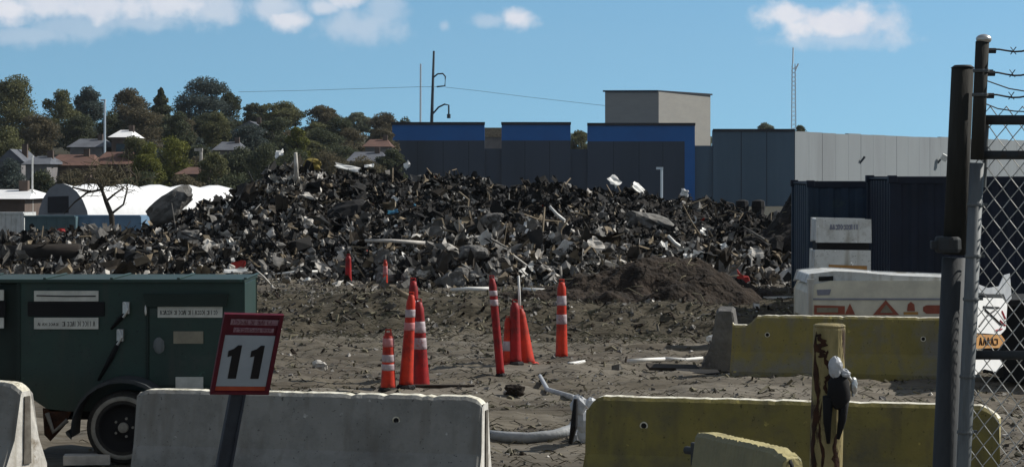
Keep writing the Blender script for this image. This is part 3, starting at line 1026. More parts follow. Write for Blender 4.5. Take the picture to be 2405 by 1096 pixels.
# ------------------------------------------------------------------ barriers
def barrier(name, Lx, Hh, loc, rz, m, mend, label, cat, holes=(), wtop=.16, wbot=.60, chamL=.0, chamR=.0, seed=1, slot=None,
            notch=None, group='concrete road barriers around the yard', yscale=1.0):
    """local: x 0..Lx from left end to right end, front towards -y"""
    rnd = random.Random(seed)
    root = thing(name, label, cat, loc, group, rz)
    prof = [(-wbot / 2, 0), (-wbot / 2, .09), (-wtop / 2 - .085, .34), (-wtop / 2 - .012, Hh - .03), (-wtop / 2 + .018, Hh),
            (wtop / 2 - .018, Hh), (wtop / 2 + .012, Hh - .03), (wtop / 2 + .085, .34), (wbot / 2, .09), (wbot / 2, 0)]
    n = 64
    st = sorted(set([0, .012, .03, .06, .1, .15] + [i / n * Lx for i in range(1, n) if .18 < i / n * Lx < Lx - .18] +
                    [Lx - .15, Lx - .1, Lx - .06, Lx - .03, Lx - .012, Lx]))
    vs = []
    for x in st:
        cutL = chamL * max(0, 1 - x / .14) ** 1.6
        cutR = chamR * max(0, 1 - (Lx - x) / .14) ** 1.6
        dip = cutL + cutR
        if notch and notch[0] < x < notch[1]:
            dip = max(dip, notch[2] * min(1, (notch[1] - x) / .12))
        chip_lit_top = abs(rnd.gauss(0, .0035)) + (.014 if rnd.random() < .05 else 0)
        for k, (y, z) in enumerate(prof):
            zz = z; yy = y
            if k in (3, 4, 5, 6):
                zz = z - dip - (chip_lit_top if k in (4, 5) else chip_lit_top * .6)
            if k in (2, 7): zz = z
            endf = min(x, Lx - x)
            if endf < .02: yy *= .93
            vs.append((x + (rnd.uniform(-.012, .012) if endf < .05 and k in (1, 2, 3, 4, 5, 6, 7, 8) else 0),
                       yy + rnd.uniform(-.0025, .0025), zz))
    P = len(prof)
    fs = []; mis = []
    for i in range(len(st) - 1):
        for k in range(P - 1):
            a = i * P + k
            fs.append((a, a + P, a + P + 1, a + 1))
            mis.append(2 if k == 4 else 0)  # top faces take the painted sun highlight
        fs.append((i * P + P - 1, (i + 1) * P + P - 1, (i + 1) * P, i * P)); mis.append(0)
    mbx = MB(); mbx.add(vs, fs); mbx.m = mis
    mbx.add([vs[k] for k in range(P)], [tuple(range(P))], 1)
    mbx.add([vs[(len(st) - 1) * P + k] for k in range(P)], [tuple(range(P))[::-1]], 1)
    body = mbx.build('body', [m, mend, M['chip_lit_top'] if (wtop < .2 and seed != 21) else mend], root, world=False)
    for (hx, hz) in holes:
        # sits on the battered face
        t = (hz - .34) / (Hh - .03 - .34)
        yf = -(wtop / 2 + .085) + t * .073
        hb = MB().lathe([(.0215, -.012), (.0215, 0.004)], 14, (hx, yf, hz), rot=Matrix.Rotation(R(90), 3, 'X'))
        hb.build('lifting_hole', M['hole'], root, world=False)
        hb = MB()
        hb.add([(hx + .024 * math.cos(q * .45), yf - .0045, hz + .024 * math.sin(q * .45)) for q in range(14)] +
               [(hx + .034 * math.cos(q * .45), yf - .0035, hz + .034 * math.sin(q * .45)) for q in range(14)],
               [(q, (q + 1) % 14, (q + 1) % 14 + 14, q + 14) for q in range(14)])
        hb.build('hole_rim', M['chip_lit_top'], root, world=False)
    if slot == 'R':
        sb = MB()
        sb.add([(Lx + .016, -.05, .12), (Lx + .016, .05, .12), (Lx + .016, .035, Hh - .12), (Lx + .016, -.035, Hh - .12),
                (Lx - .01, -.05, .12), (Lx - .01, .05, .12), (Lx - .01, .035, Hh - .12), (Lx - .01, -.035, Hh - .12)], CF)
        sb.build('end_slot', M['clod'], root, world=False)
    return root


def bar_between(p0, D0, p1, D1):
    a = Vector((X(p0, D0), D0, 0)); b = Vector((X(p1, D1), D1, 0))
    d = b - a
    return a, d.length, math.atan2(d.y, d.x)


H = .81
a, ln, rz = bar_between(332, 18.50, 1140, 17.88)
barrier('concrete_barrier', ln, H, a, rz, M['concrete'], M['concrete_sunlit'], 'grey concrete barrier in the foreground behind the number sign post', 'barrier',
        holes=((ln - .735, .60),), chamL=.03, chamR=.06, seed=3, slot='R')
rz0 = R(-27); Lb = 3.0
pe = Vector((X(62, 18.8), 18.8, 0))
a = pe - Vector((math.cos(rz0), math.sin(rz0), 0)) * Lb
barrier('concrete_barrier', Lb, H + .02, a, rz0, M['concrete'], M['concrete_sunlit'], 'grey concrete barrier cut by the left edge, its sunlit end in view', 'barrier', chamR=.07, seed=5, slot='R')
a, ln, rz = bar_between(1380, 17.95, 2348, 17.15)
barrier('concrete_barrier', ln, H, a, rz, M['yellow'], M['yellow_sunlit'], 'olive yellow painted barrier in the right foreground behind the worn bollard', 'barrier',
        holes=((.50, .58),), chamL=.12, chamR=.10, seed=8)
a, ln, rz = bar_between(1722, 28.1, 2262, 27.45)
barrier('concrete_barrier', ln, H, a, rz, M['yellow_far'], M['yellow_sunlit'], 'faded yellow barrier farther back, below the white machine with warning stickers', 'barrier',
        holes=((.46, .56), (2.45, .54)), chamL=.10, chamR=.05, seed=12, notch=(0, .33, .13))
# grey barrier seen end-on
a = Vector((X(1702, 28.75), 28.75, 0))
bg_ = barrier('concrete_barrier', .75, H + .02, a, R(82), M['rock'], M['rock'], 'grey barrier seen end on, left of the faded yellow one', 'barrier', seed=15, chamL=.02, wtop=.21, wbot=.62)
# short near one with its end towards us
a = Vector((X(1655, 15.45), 15.45, 0)); b = Vector((X(1862, 14.35), 14.35, 0)); d = b - a
M['olive'] = mat('olive_worn_paint', (.27, .25, .145), (.20, .19, .12), 3, .8, bump=.4, bscale=30)
sb_ = barrier('concrete_barrier', d.length, H, a, math.atan2(d.y, d.x), M['olive'], M['yellow_sunlit'],
              'short pale yellow barrier nearest to the camera, its sunlit top sloping right', 'barrier', seed=21, chamL=.01, chamR=.05, wtop=.14)
hk = MB()
Lk = d.length
hk.tube([(Lk + .0, -.02, .74), (Lk + .05, -.04, .72), (Lk + .07, -.02, .66), (Lk + .03, 0, .62)], .013, 8)
hk.build('loop', M['hole'], sb_, world=False, smooth=True)
hk = MB()
hk.box((-.035, -.03, .64), (.07, .10, .17)); hk.tube([(-.06, -.05, .66), (-.14, -.08, .66)], .03, 10); hk.tube([(-.07, -.03, .62), (-.05, -.03, .2)], .02, 8)
hk.build('bracket', M['galv_dark'], sb_, world=False, bevel=.008)

# ------------------------------------------------------------------ bollard
DB = 13.4
bx = X(1948, DB)
root = thing('bollard', 'tall worn yellow steel bollard with rust streaks, before the yellow barriers', 'bollard', (bx, DB, 0))
tz = Z(762, DB)
pb = M['bollard'] = mat('bollard_paint', (.34, .275, .125), (.20, .165, .07), 4, .65, bump=.3, bscale=20, c3=(.035, .016, .009), s3=2.2, t3=.56, w3=.05, stretch=(2.4, 2.4, .8))
mbx = MB()
lean = -.042
ring = [(0.102, 0), (.102, .5), (.102, 1.0), (.101, 1.4), (.10, tz - .03), (.096, tz - .008)]
mbx.lathe(ring, 28)
for i, v in enumerate(mbx.v):
    mbx.v[i] = (v[0] + lean * (tz - v[2]) / tz * 1.0, v[1], v[2])
mbx.build('post', M['bollard'], root, world=False, smooth=False)
mbx = MB().lathe([(.099, tz - .012), (.100, tz - .004), (.088, tz + .004), (.03, tz + .008), (.002, tz + .009)], 28)
mbx.build('cap', M['bollard'], root, world=False, smooth=True)
# rust runs: thin irregular plates hugging the pipe
for (lb, az0, z0, z1, w0, w1) in (('left', -145, .55, tz - .04, .035, .05), ('mid', -62, .4, 1.05, .06, .028), ('low', -50, .3, .95, .05, .02), ('a', -118, .2, 1.25, .03, .012), ('b', -80, .15, .8, .045, .01), ('c', -100, tz - .5, tz - .15, .012, .03), ('high', -128, tz - .20, tz - .05, .07, .05)):
    mbx = MB(); rows = 26
    for i in range(rows):
        t = i / (rows - 1); z = z0 + (z1 - z0) * t
        wd = (w0 + (w1 - w0) * t) * (1 + .35 * math.sin(i * 1.1) + random.uniform(-.45, .45)) * (math.sin(math.pi * min(1, t * 1.02)) ** .4 + .05)
        azc = R(az0) + .16 * math.sin(i * .5) + random.uniform(-.06, .06)
        for k in range(5):
            q = azc + (k / 4 - .5) * wd / .1
            mbx.v.append((.1035 * math.cos(q) + lean * (tz - z) / tz, .1035 * math.sin(q), z))
    for i in range(rows - 1):
        for k in range(4):
            a_ = i * 5 + k; mbx.f.append((a_, a_ + 1, a_ + 6, a_ + 5)); mbx.m.append(0)
    mbx.build('rust_streak', M['rust'], root, world=False, smooth=True)

# wrapped bundle hanging on the bollard
bz = Z(835, DB)
root = thing('wrapped_bundle', 'white topped black bundle tied to the side of the worn bollard', 'bundle', (bx + .03, DB - .13, Z(960, DB)))


def blob(mbx, c, rx, ry, rz_, mi=0, seg=12, rings=9, am=.12, seed=0):
    rnd = random.Random(seed)
    vs = []
    for i in range(rings + 1):
        ph = math.pi * i / rings
        for k in range(seg):
            q = 2 * math.pi * k / seg
            s_ = 1 + rnd.uniform(-am, am)
            vs.append((c[0] + rx * math.sin(ph) * math.cos(q) * s_, c[1] + ry * math.sin(ph) * math.sin(q) * s_, c[2] + rz_ * math.cos(ph) * (1 + rnd.uniform(-am, am) * .4)))
    fs = [(i * seg + k, (i + 1) * seg + k, (i + 1) * seg + (k + 1) % seg, i * seg + (k + 1) % seg) for i in range(rings) for k in range(seg)]
    mbx.add(vs, fs, mi)


mbx = MB()
blob(mbx, W(1962, 862, DB - .16), .045, .045, .07, seed=1, am=.12)
blob(mbx, W(1984, 876, DB - .15), .034, .035, .03, seed=4, am=.25)
o = mbx.build('wrapping', M['plastic'], root, smooth=False)
mbx = MB()
blob(mbx, W(1970, 918, DB - .15), .074, .055, .115, seed=2, am=.1)
mbx.tube([W(1945, 930, DB - .15), W(1943, 990, DB - .13), W(1946, 1040, DB - .12)], [.035, .026, .012], 8)
mbx.tube([W(1983, 930, DB - .15), W(1978, 985, DB - .13), W(1968, 1030, DB - .12)], [.035, .026, .012], 8)
mbx.build('black_sleeve', M['black'], root, smooth=True)
mbx = MB()
blob(mbx, W(2005, 905, DB - .12), .024, .02, .055, seed=3, am=.1)
mbx.tube([W(1990, 880, DB - .13), W(2004, 900, DB - .12), W(2003, 930, DB - .12)], .012, 6)
mbx.build('metal_clip', M['steel'], root)

# ------------------------------------------------------------------ number sign
DS = 14.0
s = DS / F
P0 = W(527, 735, DS)                      # top-left corner
u = Vector((133 * s, 60 * s, -7 * s)); v = Vector((-46 * s, 81 * s, -197 * s))
nrm = u.cross(v).normalized()
if nrm.y > 0: nrm = -nrm                 # towards the viewer
foot_t = (P0 + u * .5 + v).z
root = thing('number_sign', 'tilted maroon framed sign reading 11 on a leaning slate post', 'sign', (0, 0, 0))
vdir = v.normalized()
ft = P0 + u * .5 + v
foot = ft + vdir * (ft.z / -vdir.z)
root.location = foot


def on_sign(a, b, h=0.0):
    return P0 + u * a + v * b + nrm * h


def sign_poly(pts, h, thick=.004):
    return MB().slab([on_sign(a, b, h) for (a, b) in pts], -nrm * thick)


mbx = sign_poly([(0, 0), (1, 0), (1, 1), (0, 1)], 0, .012)
mbx.build('back_plate', M['maroon'], root)
for rect in (((0, 0), (1, 0), (1, .04), (0, .04)), ((0, .96), (1, .96), (1, 1), (0, 1)), ((0, .04), (.07, .04), (.07, .96), (0, .96)), ((.93, .04), (1, .04), (1, .96), (.93, .96))):
    sign_poly(rect, .012, .011).build('frame', M['maroon'], root)
mbx = sign_poly([(.075, .265), (.925, .265), (.925, .90), (.075, .90)], .005)
mbx.build('number_panel', M['signblue'], root)
sign_poly([(.075, .905), (.925, .905), (.925, .955), (.075, .955)], .005).build('lower_band', M['orange_red'], root)
mbx = sign_poly([(.10, .245), (.90, .235), (.90, .20), (.10, .20)], .005)
mbx = MB()
hdr = M['faded_lilac'] = mat('faded_header', (.34, .24, .28), (.2, .09, .13), 40, .6)
for (b0, b1, a0, a1) in ((.065, .135, .13, .93), (.17, .225, .20, .88)):
    sign_poly([(a0, b0), (a1, b0 + .004), (a1, b1), (a0, b1)], .004, .003).build('header_strip', hdr, root)
mbx = MB()


def scribble(fn, a0, a1, b0, b1, w_, h, mbx, seed, step=.05, mi=0):
    """worn unreadable lettering: short separate strokes"""
    rnd = random.Random(seed)
    a_ = a0
    while a_ < a1 - step * .6:
        wa = step * rnd.uniform(.55, .8)
        kind = rnd.randrange(4)
        pts = [[(0, 0), (0, 1)], [(0, 1), (.5, 0), (1, 1)], [(0, .2), (1, .2), (1, .9), (0, .9)], [(0, 0), (1, .5), (0, 1)]][kind]
        for p_, q_ in zip(pts[:-1], pts[1:]):
            A = fn(a_ + p_[0] * wa, b0 + p_[1] * (b1 - b0), h); B = fn(a_ + q_[0] * wa, b0 + q_[1] * (b1 - b0), h)
            mbx.tube([A, B], w_, 4, mi)
        a_ += step


scribble(on_sign, .17, .9, .08, .125, .0016, .0065, mbx, 1, .058)
scribble(on_sign, .24, .84, .18, .215, .0014, .0065, mbx, 2, .05)
mbx.build('header_lettering', M['maroon'], root)
for off in (0, .385):
    one = [(.215, .455), (.30, .43), (.36, .385), (.425, .385), (.425, .80), (.285, .80), (.285, .515), (.215, .53)]
    one = [(a_ + off - .035, b_) for (a_, b_) in one]
    sign_poly(one, .0085, .003).build('digit', M['ink'], root)
mbx = MB()
pw = u.normalized() * .052
pa = P0 + u * .5 + v * .9 - nrm * .02
for q in (-1, 1):
    pass
mbx.slab([pa - pw, pa + pw, foot - nrm * .02 + pw * 1.1, foot - nrm * .02 - pw * 1.1], -nrm * .03)
mbx.slab([pa - pw, pa - pw * .7, foot - nrm * .02 - pw * .7, foot - nrm * .02 - pw * 1.1], nrm * .012)
mbx.slab([pa + pw * .7, pa + pw, foot - nrm * .02 + pw * 1.1, foot - nrm * .02 + pw * .7], nrm * .012)
mbx.build('post', M['post_blue'], root)
mbx = MB()
for bb in (.02, .98):
    mbx.lathe([(.011, 0), (.009, .006)], 8, on_sign(.5, bb, .004), rot=nrm.to_track_quat('Z', 'Y').to_matrix())
mbx.build('bolt', M['galv'], root)

# ------------------------------------------------------------------ green trailer
DT = 19.9
sT = DT / F
root = thing('green_trailer', 'dark green box trailer with white labelled slots, behind the grey barriers', 'trailer', (X(180, DT), DT + .8, 0))
x0, x1 = X(-420, DT), X(572, DT)
TD = .95
zt, zb = Z(664, DT), Z(962, DT)
xd0, xd1 = X(345, DT), X(530, DT)       # door recess
xc = X(44, DT)


def fr(px, py, dy=0.0):
    p = W(px, py, DT); p.y += dy; return p


mbx = MB()
# body with sloping underside at both ends of the wheel
mbx.slab([Vector((xc, DT, zt)), Vector((x1, DT, zt)), Vector((x1, DT, zb + .12)), Vector((X(470, DT), DT, zb)), Vector((X(120, DT), DT, zb)), Vector((xc, DT, zb + .20))], (0, TD, 0))
mbx.build('body', M['green'], root, bevel=.012)
mbx = MB().bbox(x0, xc - .004, DT + .06, DT + TD, zb + .25, zt - .004)
mbx.build('front_section', M['green_dk'], root, bevel=.012)
mbx = MB().bbox(x0 - .02, x1 + .015, DT - .035, DT + TD + .03, zt + .002, zt + .035)
for q in range(7):
    xx = x0 + .2 + q * .62
    mbx.bbox(xx, xx + .03, DT - .02, DT + TD, zt + .036, zt + .05)
mbx.build('lid', M['green'], root, bevel=.006)
mbx = MB().bbox(xc - .02, xc + .015, DT - .012, DT + .05, zb + .2, zt - .01)
mbx.build('corner_strip', M['green_dk'], root)
# door
mbx = MB().bbox(X(352, DT), X(524, DT), DT - .012, DT - .002, Z(905, DT), Z(722, DT))
d_ = mbx.build('door', M['green'], root, bevel=.004)
mbx = MB().slab([fr(340, 690, -.003), fr(536, 690, -.003), fr(530, 718, -.003), fr(346, 718, -.003)], (0, -.05, 0))
mbx.build('door_canopy', M['green_dk'], root, bevel=.004)
mbx = MB().bbox(X(343, DT), X(349, DT), DT - .016, DT - .002, Z(900, DT), Z(716, DT))
mbx.build('door_jamb', M['green_dk'], root)
mbx = MB()
blob(mbx, fr(374, 810, -.02), .055, .012, .075, seed=9, am=.12)
mbx.build('door_latch', M['galv'], root)
# slots and labels
def slot_box(pa, pb, pc, pd, name='slot', m='black', t=.02):
    return MB().bbox(X(pa, DT), X(pb, DT), DT - t, DT - .002, Z(pd, DT), Z(pc, DT)).build(name, M[m], root, bevel=.003)


slot_box(66, 246, 708, 742)
slot_box(-190, 14, 708, 742)
for q, (pa, pb, pc, pd, m) in enumerate(((81, 232, 682, 707, 'label_w'), (81, 232, 745, 772, 'label_w'), (371, 523, 718, 745, 'label_w'),
                                         (408, 478, 777, 806, 'tan_label'), (413, 478, 884, 916, 'label_w'), (-180, 10, 680, 705, 'label_w'), (-180, 10, 745, 770, 'label_w'))):
    o = slot_box(pa, pb, pc, pd, 'label_plate', m, .024)
    if q in (0, 1, 2):
        tb = MB()
        fn = lambda a_, b_, h_: Vector((X(pa + (pb - pa) * a_, DT), DT - .025 - h_, Z(pc + (pd - pc) * b_, DT)))
        if q == 0:
            tb.tube([fn(.04, .45, 0), fn(.5, .52, 0), fn(.96, .5, 0)], .006, 4)
        elif q == 1:
            scribble(fn, .06, .4, .45, .7, .0025, 0, tb, 20, .035); scribble(fn, .44, .97, .3, .75, .0028, 0, tb, 23, .04)
        else:
            scribble(fn, .04, .95, .35, .75, .0028, 0, tb, 33, .036)
        tb.build('lettering', M['ink'], o)
# two bright latches with dark bars standing in for their cast shadows
for (a_, b_, c_, e_) in ((298, 722, 262, 772), (284, 786, 232, 892)):
    mbx = MB()
    mbx.box(fr(a_, b_, -.03), (.062, .05, .11)); mbx.tube([fr(a_ - 4, b_ - 14, -.06), fr(a_ + 6, b_ + 4, -.075), fr(a_ - 6, b_ + 22, -.06)], .014, 8)
    lt = mbx.build('latch', M['steel'], root, bevel=.008)
    mbx = MB().tube([fr(a_ - 2, b_ + 14, -.035), fr((a_ + c_) / 2 + 4, (b_ + e_) / 2, -.03), fr(c_, e_, -.022)], [.028, .034, .018], 8, flat=.5)
    mbx.build('latch_shadow', M['black'], lt, smooth=True)
mbx = MB(); blob(mbx, fr(343, 728, -.02), .012, .014, .05, seed=5); mbx.build('hinge', M['steel'], root)
# fender: arched strip
wx, wz = X(296, DT - .12), .335
mbx = MB()
arc = []
for q in range(0, 15):
    th = R(-8 + q * 14)
    arc.append((wx - .46 * math.cos(th) * 1.0, wz + .455 * math.sin(th)))
arc = [(wx - .50, wz - .02)] + arc
arc += []
vs = []
for (xx, zz) in arc:
    vs += [(xx, DT - .36, zz), (xx, DT + .0, zz), (xx, DT + .0, zz + .0), (xx, DT - .36, zz - .035)]
fs = []
for i in range(len(arc) - 1):
    b_ = i * 4
    fs += [(b_, b_ + 4, b_ + 5, b_ + 1), (b_, b_ + 3, b_ + 7, b_ + 4)]
mbx.add(vs, fs)
o = mbx.build('fender', M['galv_dark'], root)
sm = o.modifiers.new('solid', 'SOLIDIFY'); sm.thickness = .018
# wheels
def wheel(cx, cy, nm='wheel'):
    rt = Matrix.Rotation(R(90), 3, 'X')
    mbx = MB().lathe([(.215, -.09), (.26, -.10), (.31, -.092), (.335, -.06), (.335, .06), (.31, .092), (.26, .10), (.215, .09)], 40, (cx, cy, wz), rot=rt, caps=False)
    t = mbx.build(nm, M['tyre'], root, smooth=True)
    mbx = MB().lathe([(.250, .102), (.262, .108), (.285, .105), (.29, .098)], 40, (cx, cy, wz), rot=rt, caps=False)
    mbx.build('sidewall_ring', M['rim_grey'], t, smooth=True)
    mbx = MB().lathe([(.232, .088), (.215, .095), (.205, .05), (.12, .02), (.07, .05), (.05, .052), (.001, .052)], 32, (cx, cy, wz), rot=rt, caps=False)
    mbx.build('rim', M['black'], t, smooth=True)
    mbx = MB().lathe([(.05, .03), (.045, .085), (.02, .095)], 16, (cx, cy, wz), rot=rt)
    for q in range(5):
        mbx.lathe([(.012, .02), (.012, .06)], 6, (cx + .085 * math.cos(q * 1.2566), cy, wz + .085 * math.sin(q * 1.2566)), rot=rt)
    mbx.build('hub', M['rim_grey'], t)
    return t


wheel(wx, DT - .20)
wheel(wx, DT + TD + .1)
wheel(wx + .80, DT - .20)
mbx = MB()
mbx.tube([(wx, DT - .2, wz), (wx, DT + TD, wz)], .035, 8)
mbx.bbox(X(100, DT), X(560, DT), DT + .1, DT + .18, zb - .10, zb - .01)
mbx.bbox(X(100, DT), X(560, DT), DT + .75, DT + .83, zb - .10, zb - .01)
mbx.build('chassis', M['black'], root)
mbx = MB()
mbx.slab([fr(100, 958), fr(168, 966), fr(150, 1000), fr(118, 1035), fr(104, 1020)], (0, .04, 0))
mbx.build('bracket_plate', M['rust'], root)
mbx = MB()
mbx.tube([fr(112, 968, -.03), fr(128, 1012, -.05), fr(160, 985, -.03)], .022, 8)
mbx.build('tow_bracket', M['rim_grey'], root, smooth=True)
# wood block below trailer
mbx = MB().box((X(205, 19.6), 19.6, .05), (.42, .16, .09), Matrix.Rotation(.1, 3, 'Z'))
o = mbx.build('timber_block', M['d_light'], bevel=.006); solo(o, (X(205, 19.6), 19.6, 0))
tag(o, 'pale timber block on the ground under the green trailer', 'block')

# ------------------------------------------------------------------ cones and posts
def channelizer(px, py_top, py_base, wpx, bands, m, label, lean=0.0, kind='tube', top=True, group='orange and red traffic markers on the mud', D=None, body2=None, top_w=.5, leany=0):
    D = D or 13457 / (py_base - 404)
    x = X(px, D)
    z0 = gh(x, D)
    h = (py_base - py_top) * D / F
    r1 = wpx * .5 * D / F
    r0 = r1 * top_w
    root = thing('traffic_post' if kind == 'tube' else 'traffic_cone', label, 'traffic post' if kind == 'tube' else 'traffic cone', (x, D, z0), group)
    sk = lambda z: Vector((lean * z, leany * z, 0))

    def rad(z):
        t = z / h
        return r1 + (r0 - r1) * (t ** .75 if kind == 'tube' else t)
    prof = [(rad(z), z) for z in np.linspace(.03, h * .93, 16)]
    prof += [(r0 * .8, h * .955), (r0 * .75, h * .985), (r0 * .3, h)]
    mbx = MB().lathe(prof, 18)
    mbx.v = [tuple(Vector(v_) + sk(v_[2])) for v_ in mbx.v]
    mbx.build('body', M[m], root, world=False, smooth=True)
    for (b0, b1, bm) in bands:
        pr = [(rad(z) + .0035, z) for z in np.linspace(b0 * h, b1 * h, 4)]
        pr = [(pr[0][0] - .003, pr[0][1] - .002)] + pr + [(pr[-1][0] - .003, pr[-1][1] + .002)]
        mbx = MB().lathe(pr, 18, caps=False)
        mbx.v = [tuple(Vector(v_) + sk(v_[2])) for v_ in mbx.v]
        mbx.build('reflective_band', M[bm], root, world=False, smooth=True)
    bs = r1 * (1.5 if kind == 'cone' else 1.35)
    mbx = MB().lathe([(bs, 0), (bs, .02), (bs * .9, .035), (r1, .05)], 8 if kind == 'tube' else 4, rot=Matrix.Rotation(.4, 3, 'Z'))
    mbx.build('base', M['black'] if kind == 'tube' else M[m], root, world=False)
    if top:
        mbx = MB().tube([(-r0 * .5, 0, h * .98), (-r0 * .5, 0, h + r0 * .5), (r0 * .5, 0, h + r0 * .5), (r0 * .5, 0, h * .98)], r0 * .2, 6)
        mbx.v = [tuple(Vector(v_) + sk(v_[2])) for v_ in mbx.v]
        mbx.build('handle', M[m], root, world=False)
    return root


channelizer(912, 784, 922, 38, [(.36, .46, 'cone_white'), (.50, .62, 'cone_white'), (.76, .9, 'cone_pink')], 'cone', 'short orange post with white bands, leftmost one at the grey barrier', top_w=.62)
channelizer(953, 700, 920, 36, [(.62, .70, 'cone_pink'), (.76, .84, 'cone_white')], 'cone', 'tall orange post standing right of the short banded one', lean=.06, top_w=.55)
channelizer(990, 692, 906, 44, [(.48, .60, 'cone_white'), (.66, .78, 'cone_white')], 'cone_red', 'tall dark red post with white bands, right of the tall orange one', lean=-.03, top_w=.48)
channelizer(975, 654, 888, 30, [(.72, .80, 'cone_white')], 'cone_red', 'tallest red post rising behind the cluster at the grey barrier', lean=-.02, top_w=.7)
channelizer(1176, 650, 882, 20, [(.72, .78, 'cone_white'), (.82, .87, 'cone_white')], 'cone_red', 'thin red pole leaning left with white rings, before the plain cones', lean=-.09, top_w=.9)
channelizer(1192, 752, 862, 26, [(.3, .5, 'cone_white')], 'cone', 'small orange cone half hidden behind the thin leaning pole', kind='cone', top_w=.5)
channelizer(1209, 716, 862, 34, [], 'cone_red', 'plain red cone without bands, left of the flared orange cone', kind='tube', top_w=.62)
channelizer(1236, 722, 856, 44, [], 'cone', 'flared orange cone at the right of the plain cone group', kind='cone', lean=-.10, top_w=.38)
channelizer(1319, 652, 834, 30, [(.46, .58, 'cone_white'), (.70, .82, 'cone_white')], 'cone', 'single orange post with wide white bands, right of all the others', top_w=.66, lean=.0)
channelizer(818, 622, 690, 18, [], 'cone_red', 'far small red post at the pile foot, leftmost of all', top_w=.7, D=44.5)
channelizer(905, 628, 686, 12, [(.45, .8, 'cone_pink')], 'cone', 'tiny far orange stake between the far red post and the tall cluster', top_w=.8, D=44)
rod(1221, 738, 1218, 648, .022, M['d_white'], 'stake', 'pale wooden stake standing behind the flared cone', 'stake', D0=30.2, bend=.01)
mbx = MB()
pp = W(1000, 908, 26.4); mbx.bbox(pp.x - .15, pp.x + .6, pp.y - .02, pp.y + .05, gh(pp.x, 26.4) - .0, gh(pp.x, 26.4) + .04)
o = mbx.build('timber_batten', M['d_brown']); solo(o, pp); tag(o, 'dark timber batten lying behind the grey barrier near the cones', 'batten')

# ------------------------------------------------------------------ grey pipe and plastic in the gap
D1 = 13457 / (1046 - 404)
pts = [W(1120, 1040, 21.3), W(1180, 1034, 21.1), W(1240, 1032, 21.0), W(1300, 1022, 21.0), W(1345, 1008, 21.2), W(1358, 985, 21.4)]
pts = [Vector((p.x, p.y, max(p.z, .07))) for p in pts]
mbx = MB().tube(pts, [.055, .055, .055, .055, .06, .06], 12)
o = mbx.build('drain_pipe', M['pipe'], smooth=True); solo(o, (pts[2].x, pts[2].y, 0))
tag(o, 'grey pipe lying on the mud in the gap between the barriers', 'pipe')
root = thing('plastic_wrap', 'torn pale plastic wrap standing at the left end of the yellow barrier', 'plastic wrap', (X(1365, 20.8), 20.8, 0))
for k, (cx_, cy_, rx_, rz_) in enumerate(((1358, 950, .07, .09), (1366, 985, .075, .11), (1374, 1015, .07, .10), (1388, 945, .05, .05), (1352, 1030, .06, .08))):
    mbx = MB(); blob(mbx, W(cx_, cy_, 20.7 + .05 * k), rx_ * 1.1, .06, rz_ * 1.1, seed=40 + k, am=.22, seg=9, rings=6)
    mbx.build('fold', M['plastic'], root)
mbx = MB().tube([W(1352, 936, 20.6), W(1348, 1000, 20.6), W(1340, 1040, 20.7)], [.02, .035, .02], 6)
mbx.build('dark_edge', M['black'], root)
rod(1345, 932, 1268, 882, .035, M['plastic'], 'plastic_strip', 'pale plastic strip running over the mud towards the cones', 'plastic strip', D0=25.6, D1=27.4, bend=.06)
for (a_, b_, c_, e_, r_, lb) in ((1475, 856, 1560, 850, .035, 'bright white strip of trim on the ground left of the end on barrier'),
                                (1560, 850, 1648, 848, .03, 'second white strip touching the end on barrier foot'),
                                (1335, 862, 1372, 856, .03, 'small white scrap strip right of the striped post foot')):
    D0 = 13457 / (b_ - 404)
    rod(a_, b_ - 8, c_, e_ - 8, r_, M['d_white'], 'trim_strip', lb, 'trim strip', D0=D0, D1=D0 + .4, bend=.03)
for (a_, b_, c_, m, lb) in ((1580, 868, 120, 'd_brown', 'dark warped board on the ground left of the end on barrier'),
                            (1640, 880, 100, 'd_dark', 'blackened board below the white strips')):
    D0 = 13457 / (b_ - 404)
    mbx = MB().box(W(a_, b_ - 6, D0), (c_ * D0 / F, .3, .04), Euler((.1, .03, .1)).to_matrix())
    o = mbx.build('board', M[m], bevel=.006); solo(o, W(a_, b_, D0)); tag(o, lb, 'board')

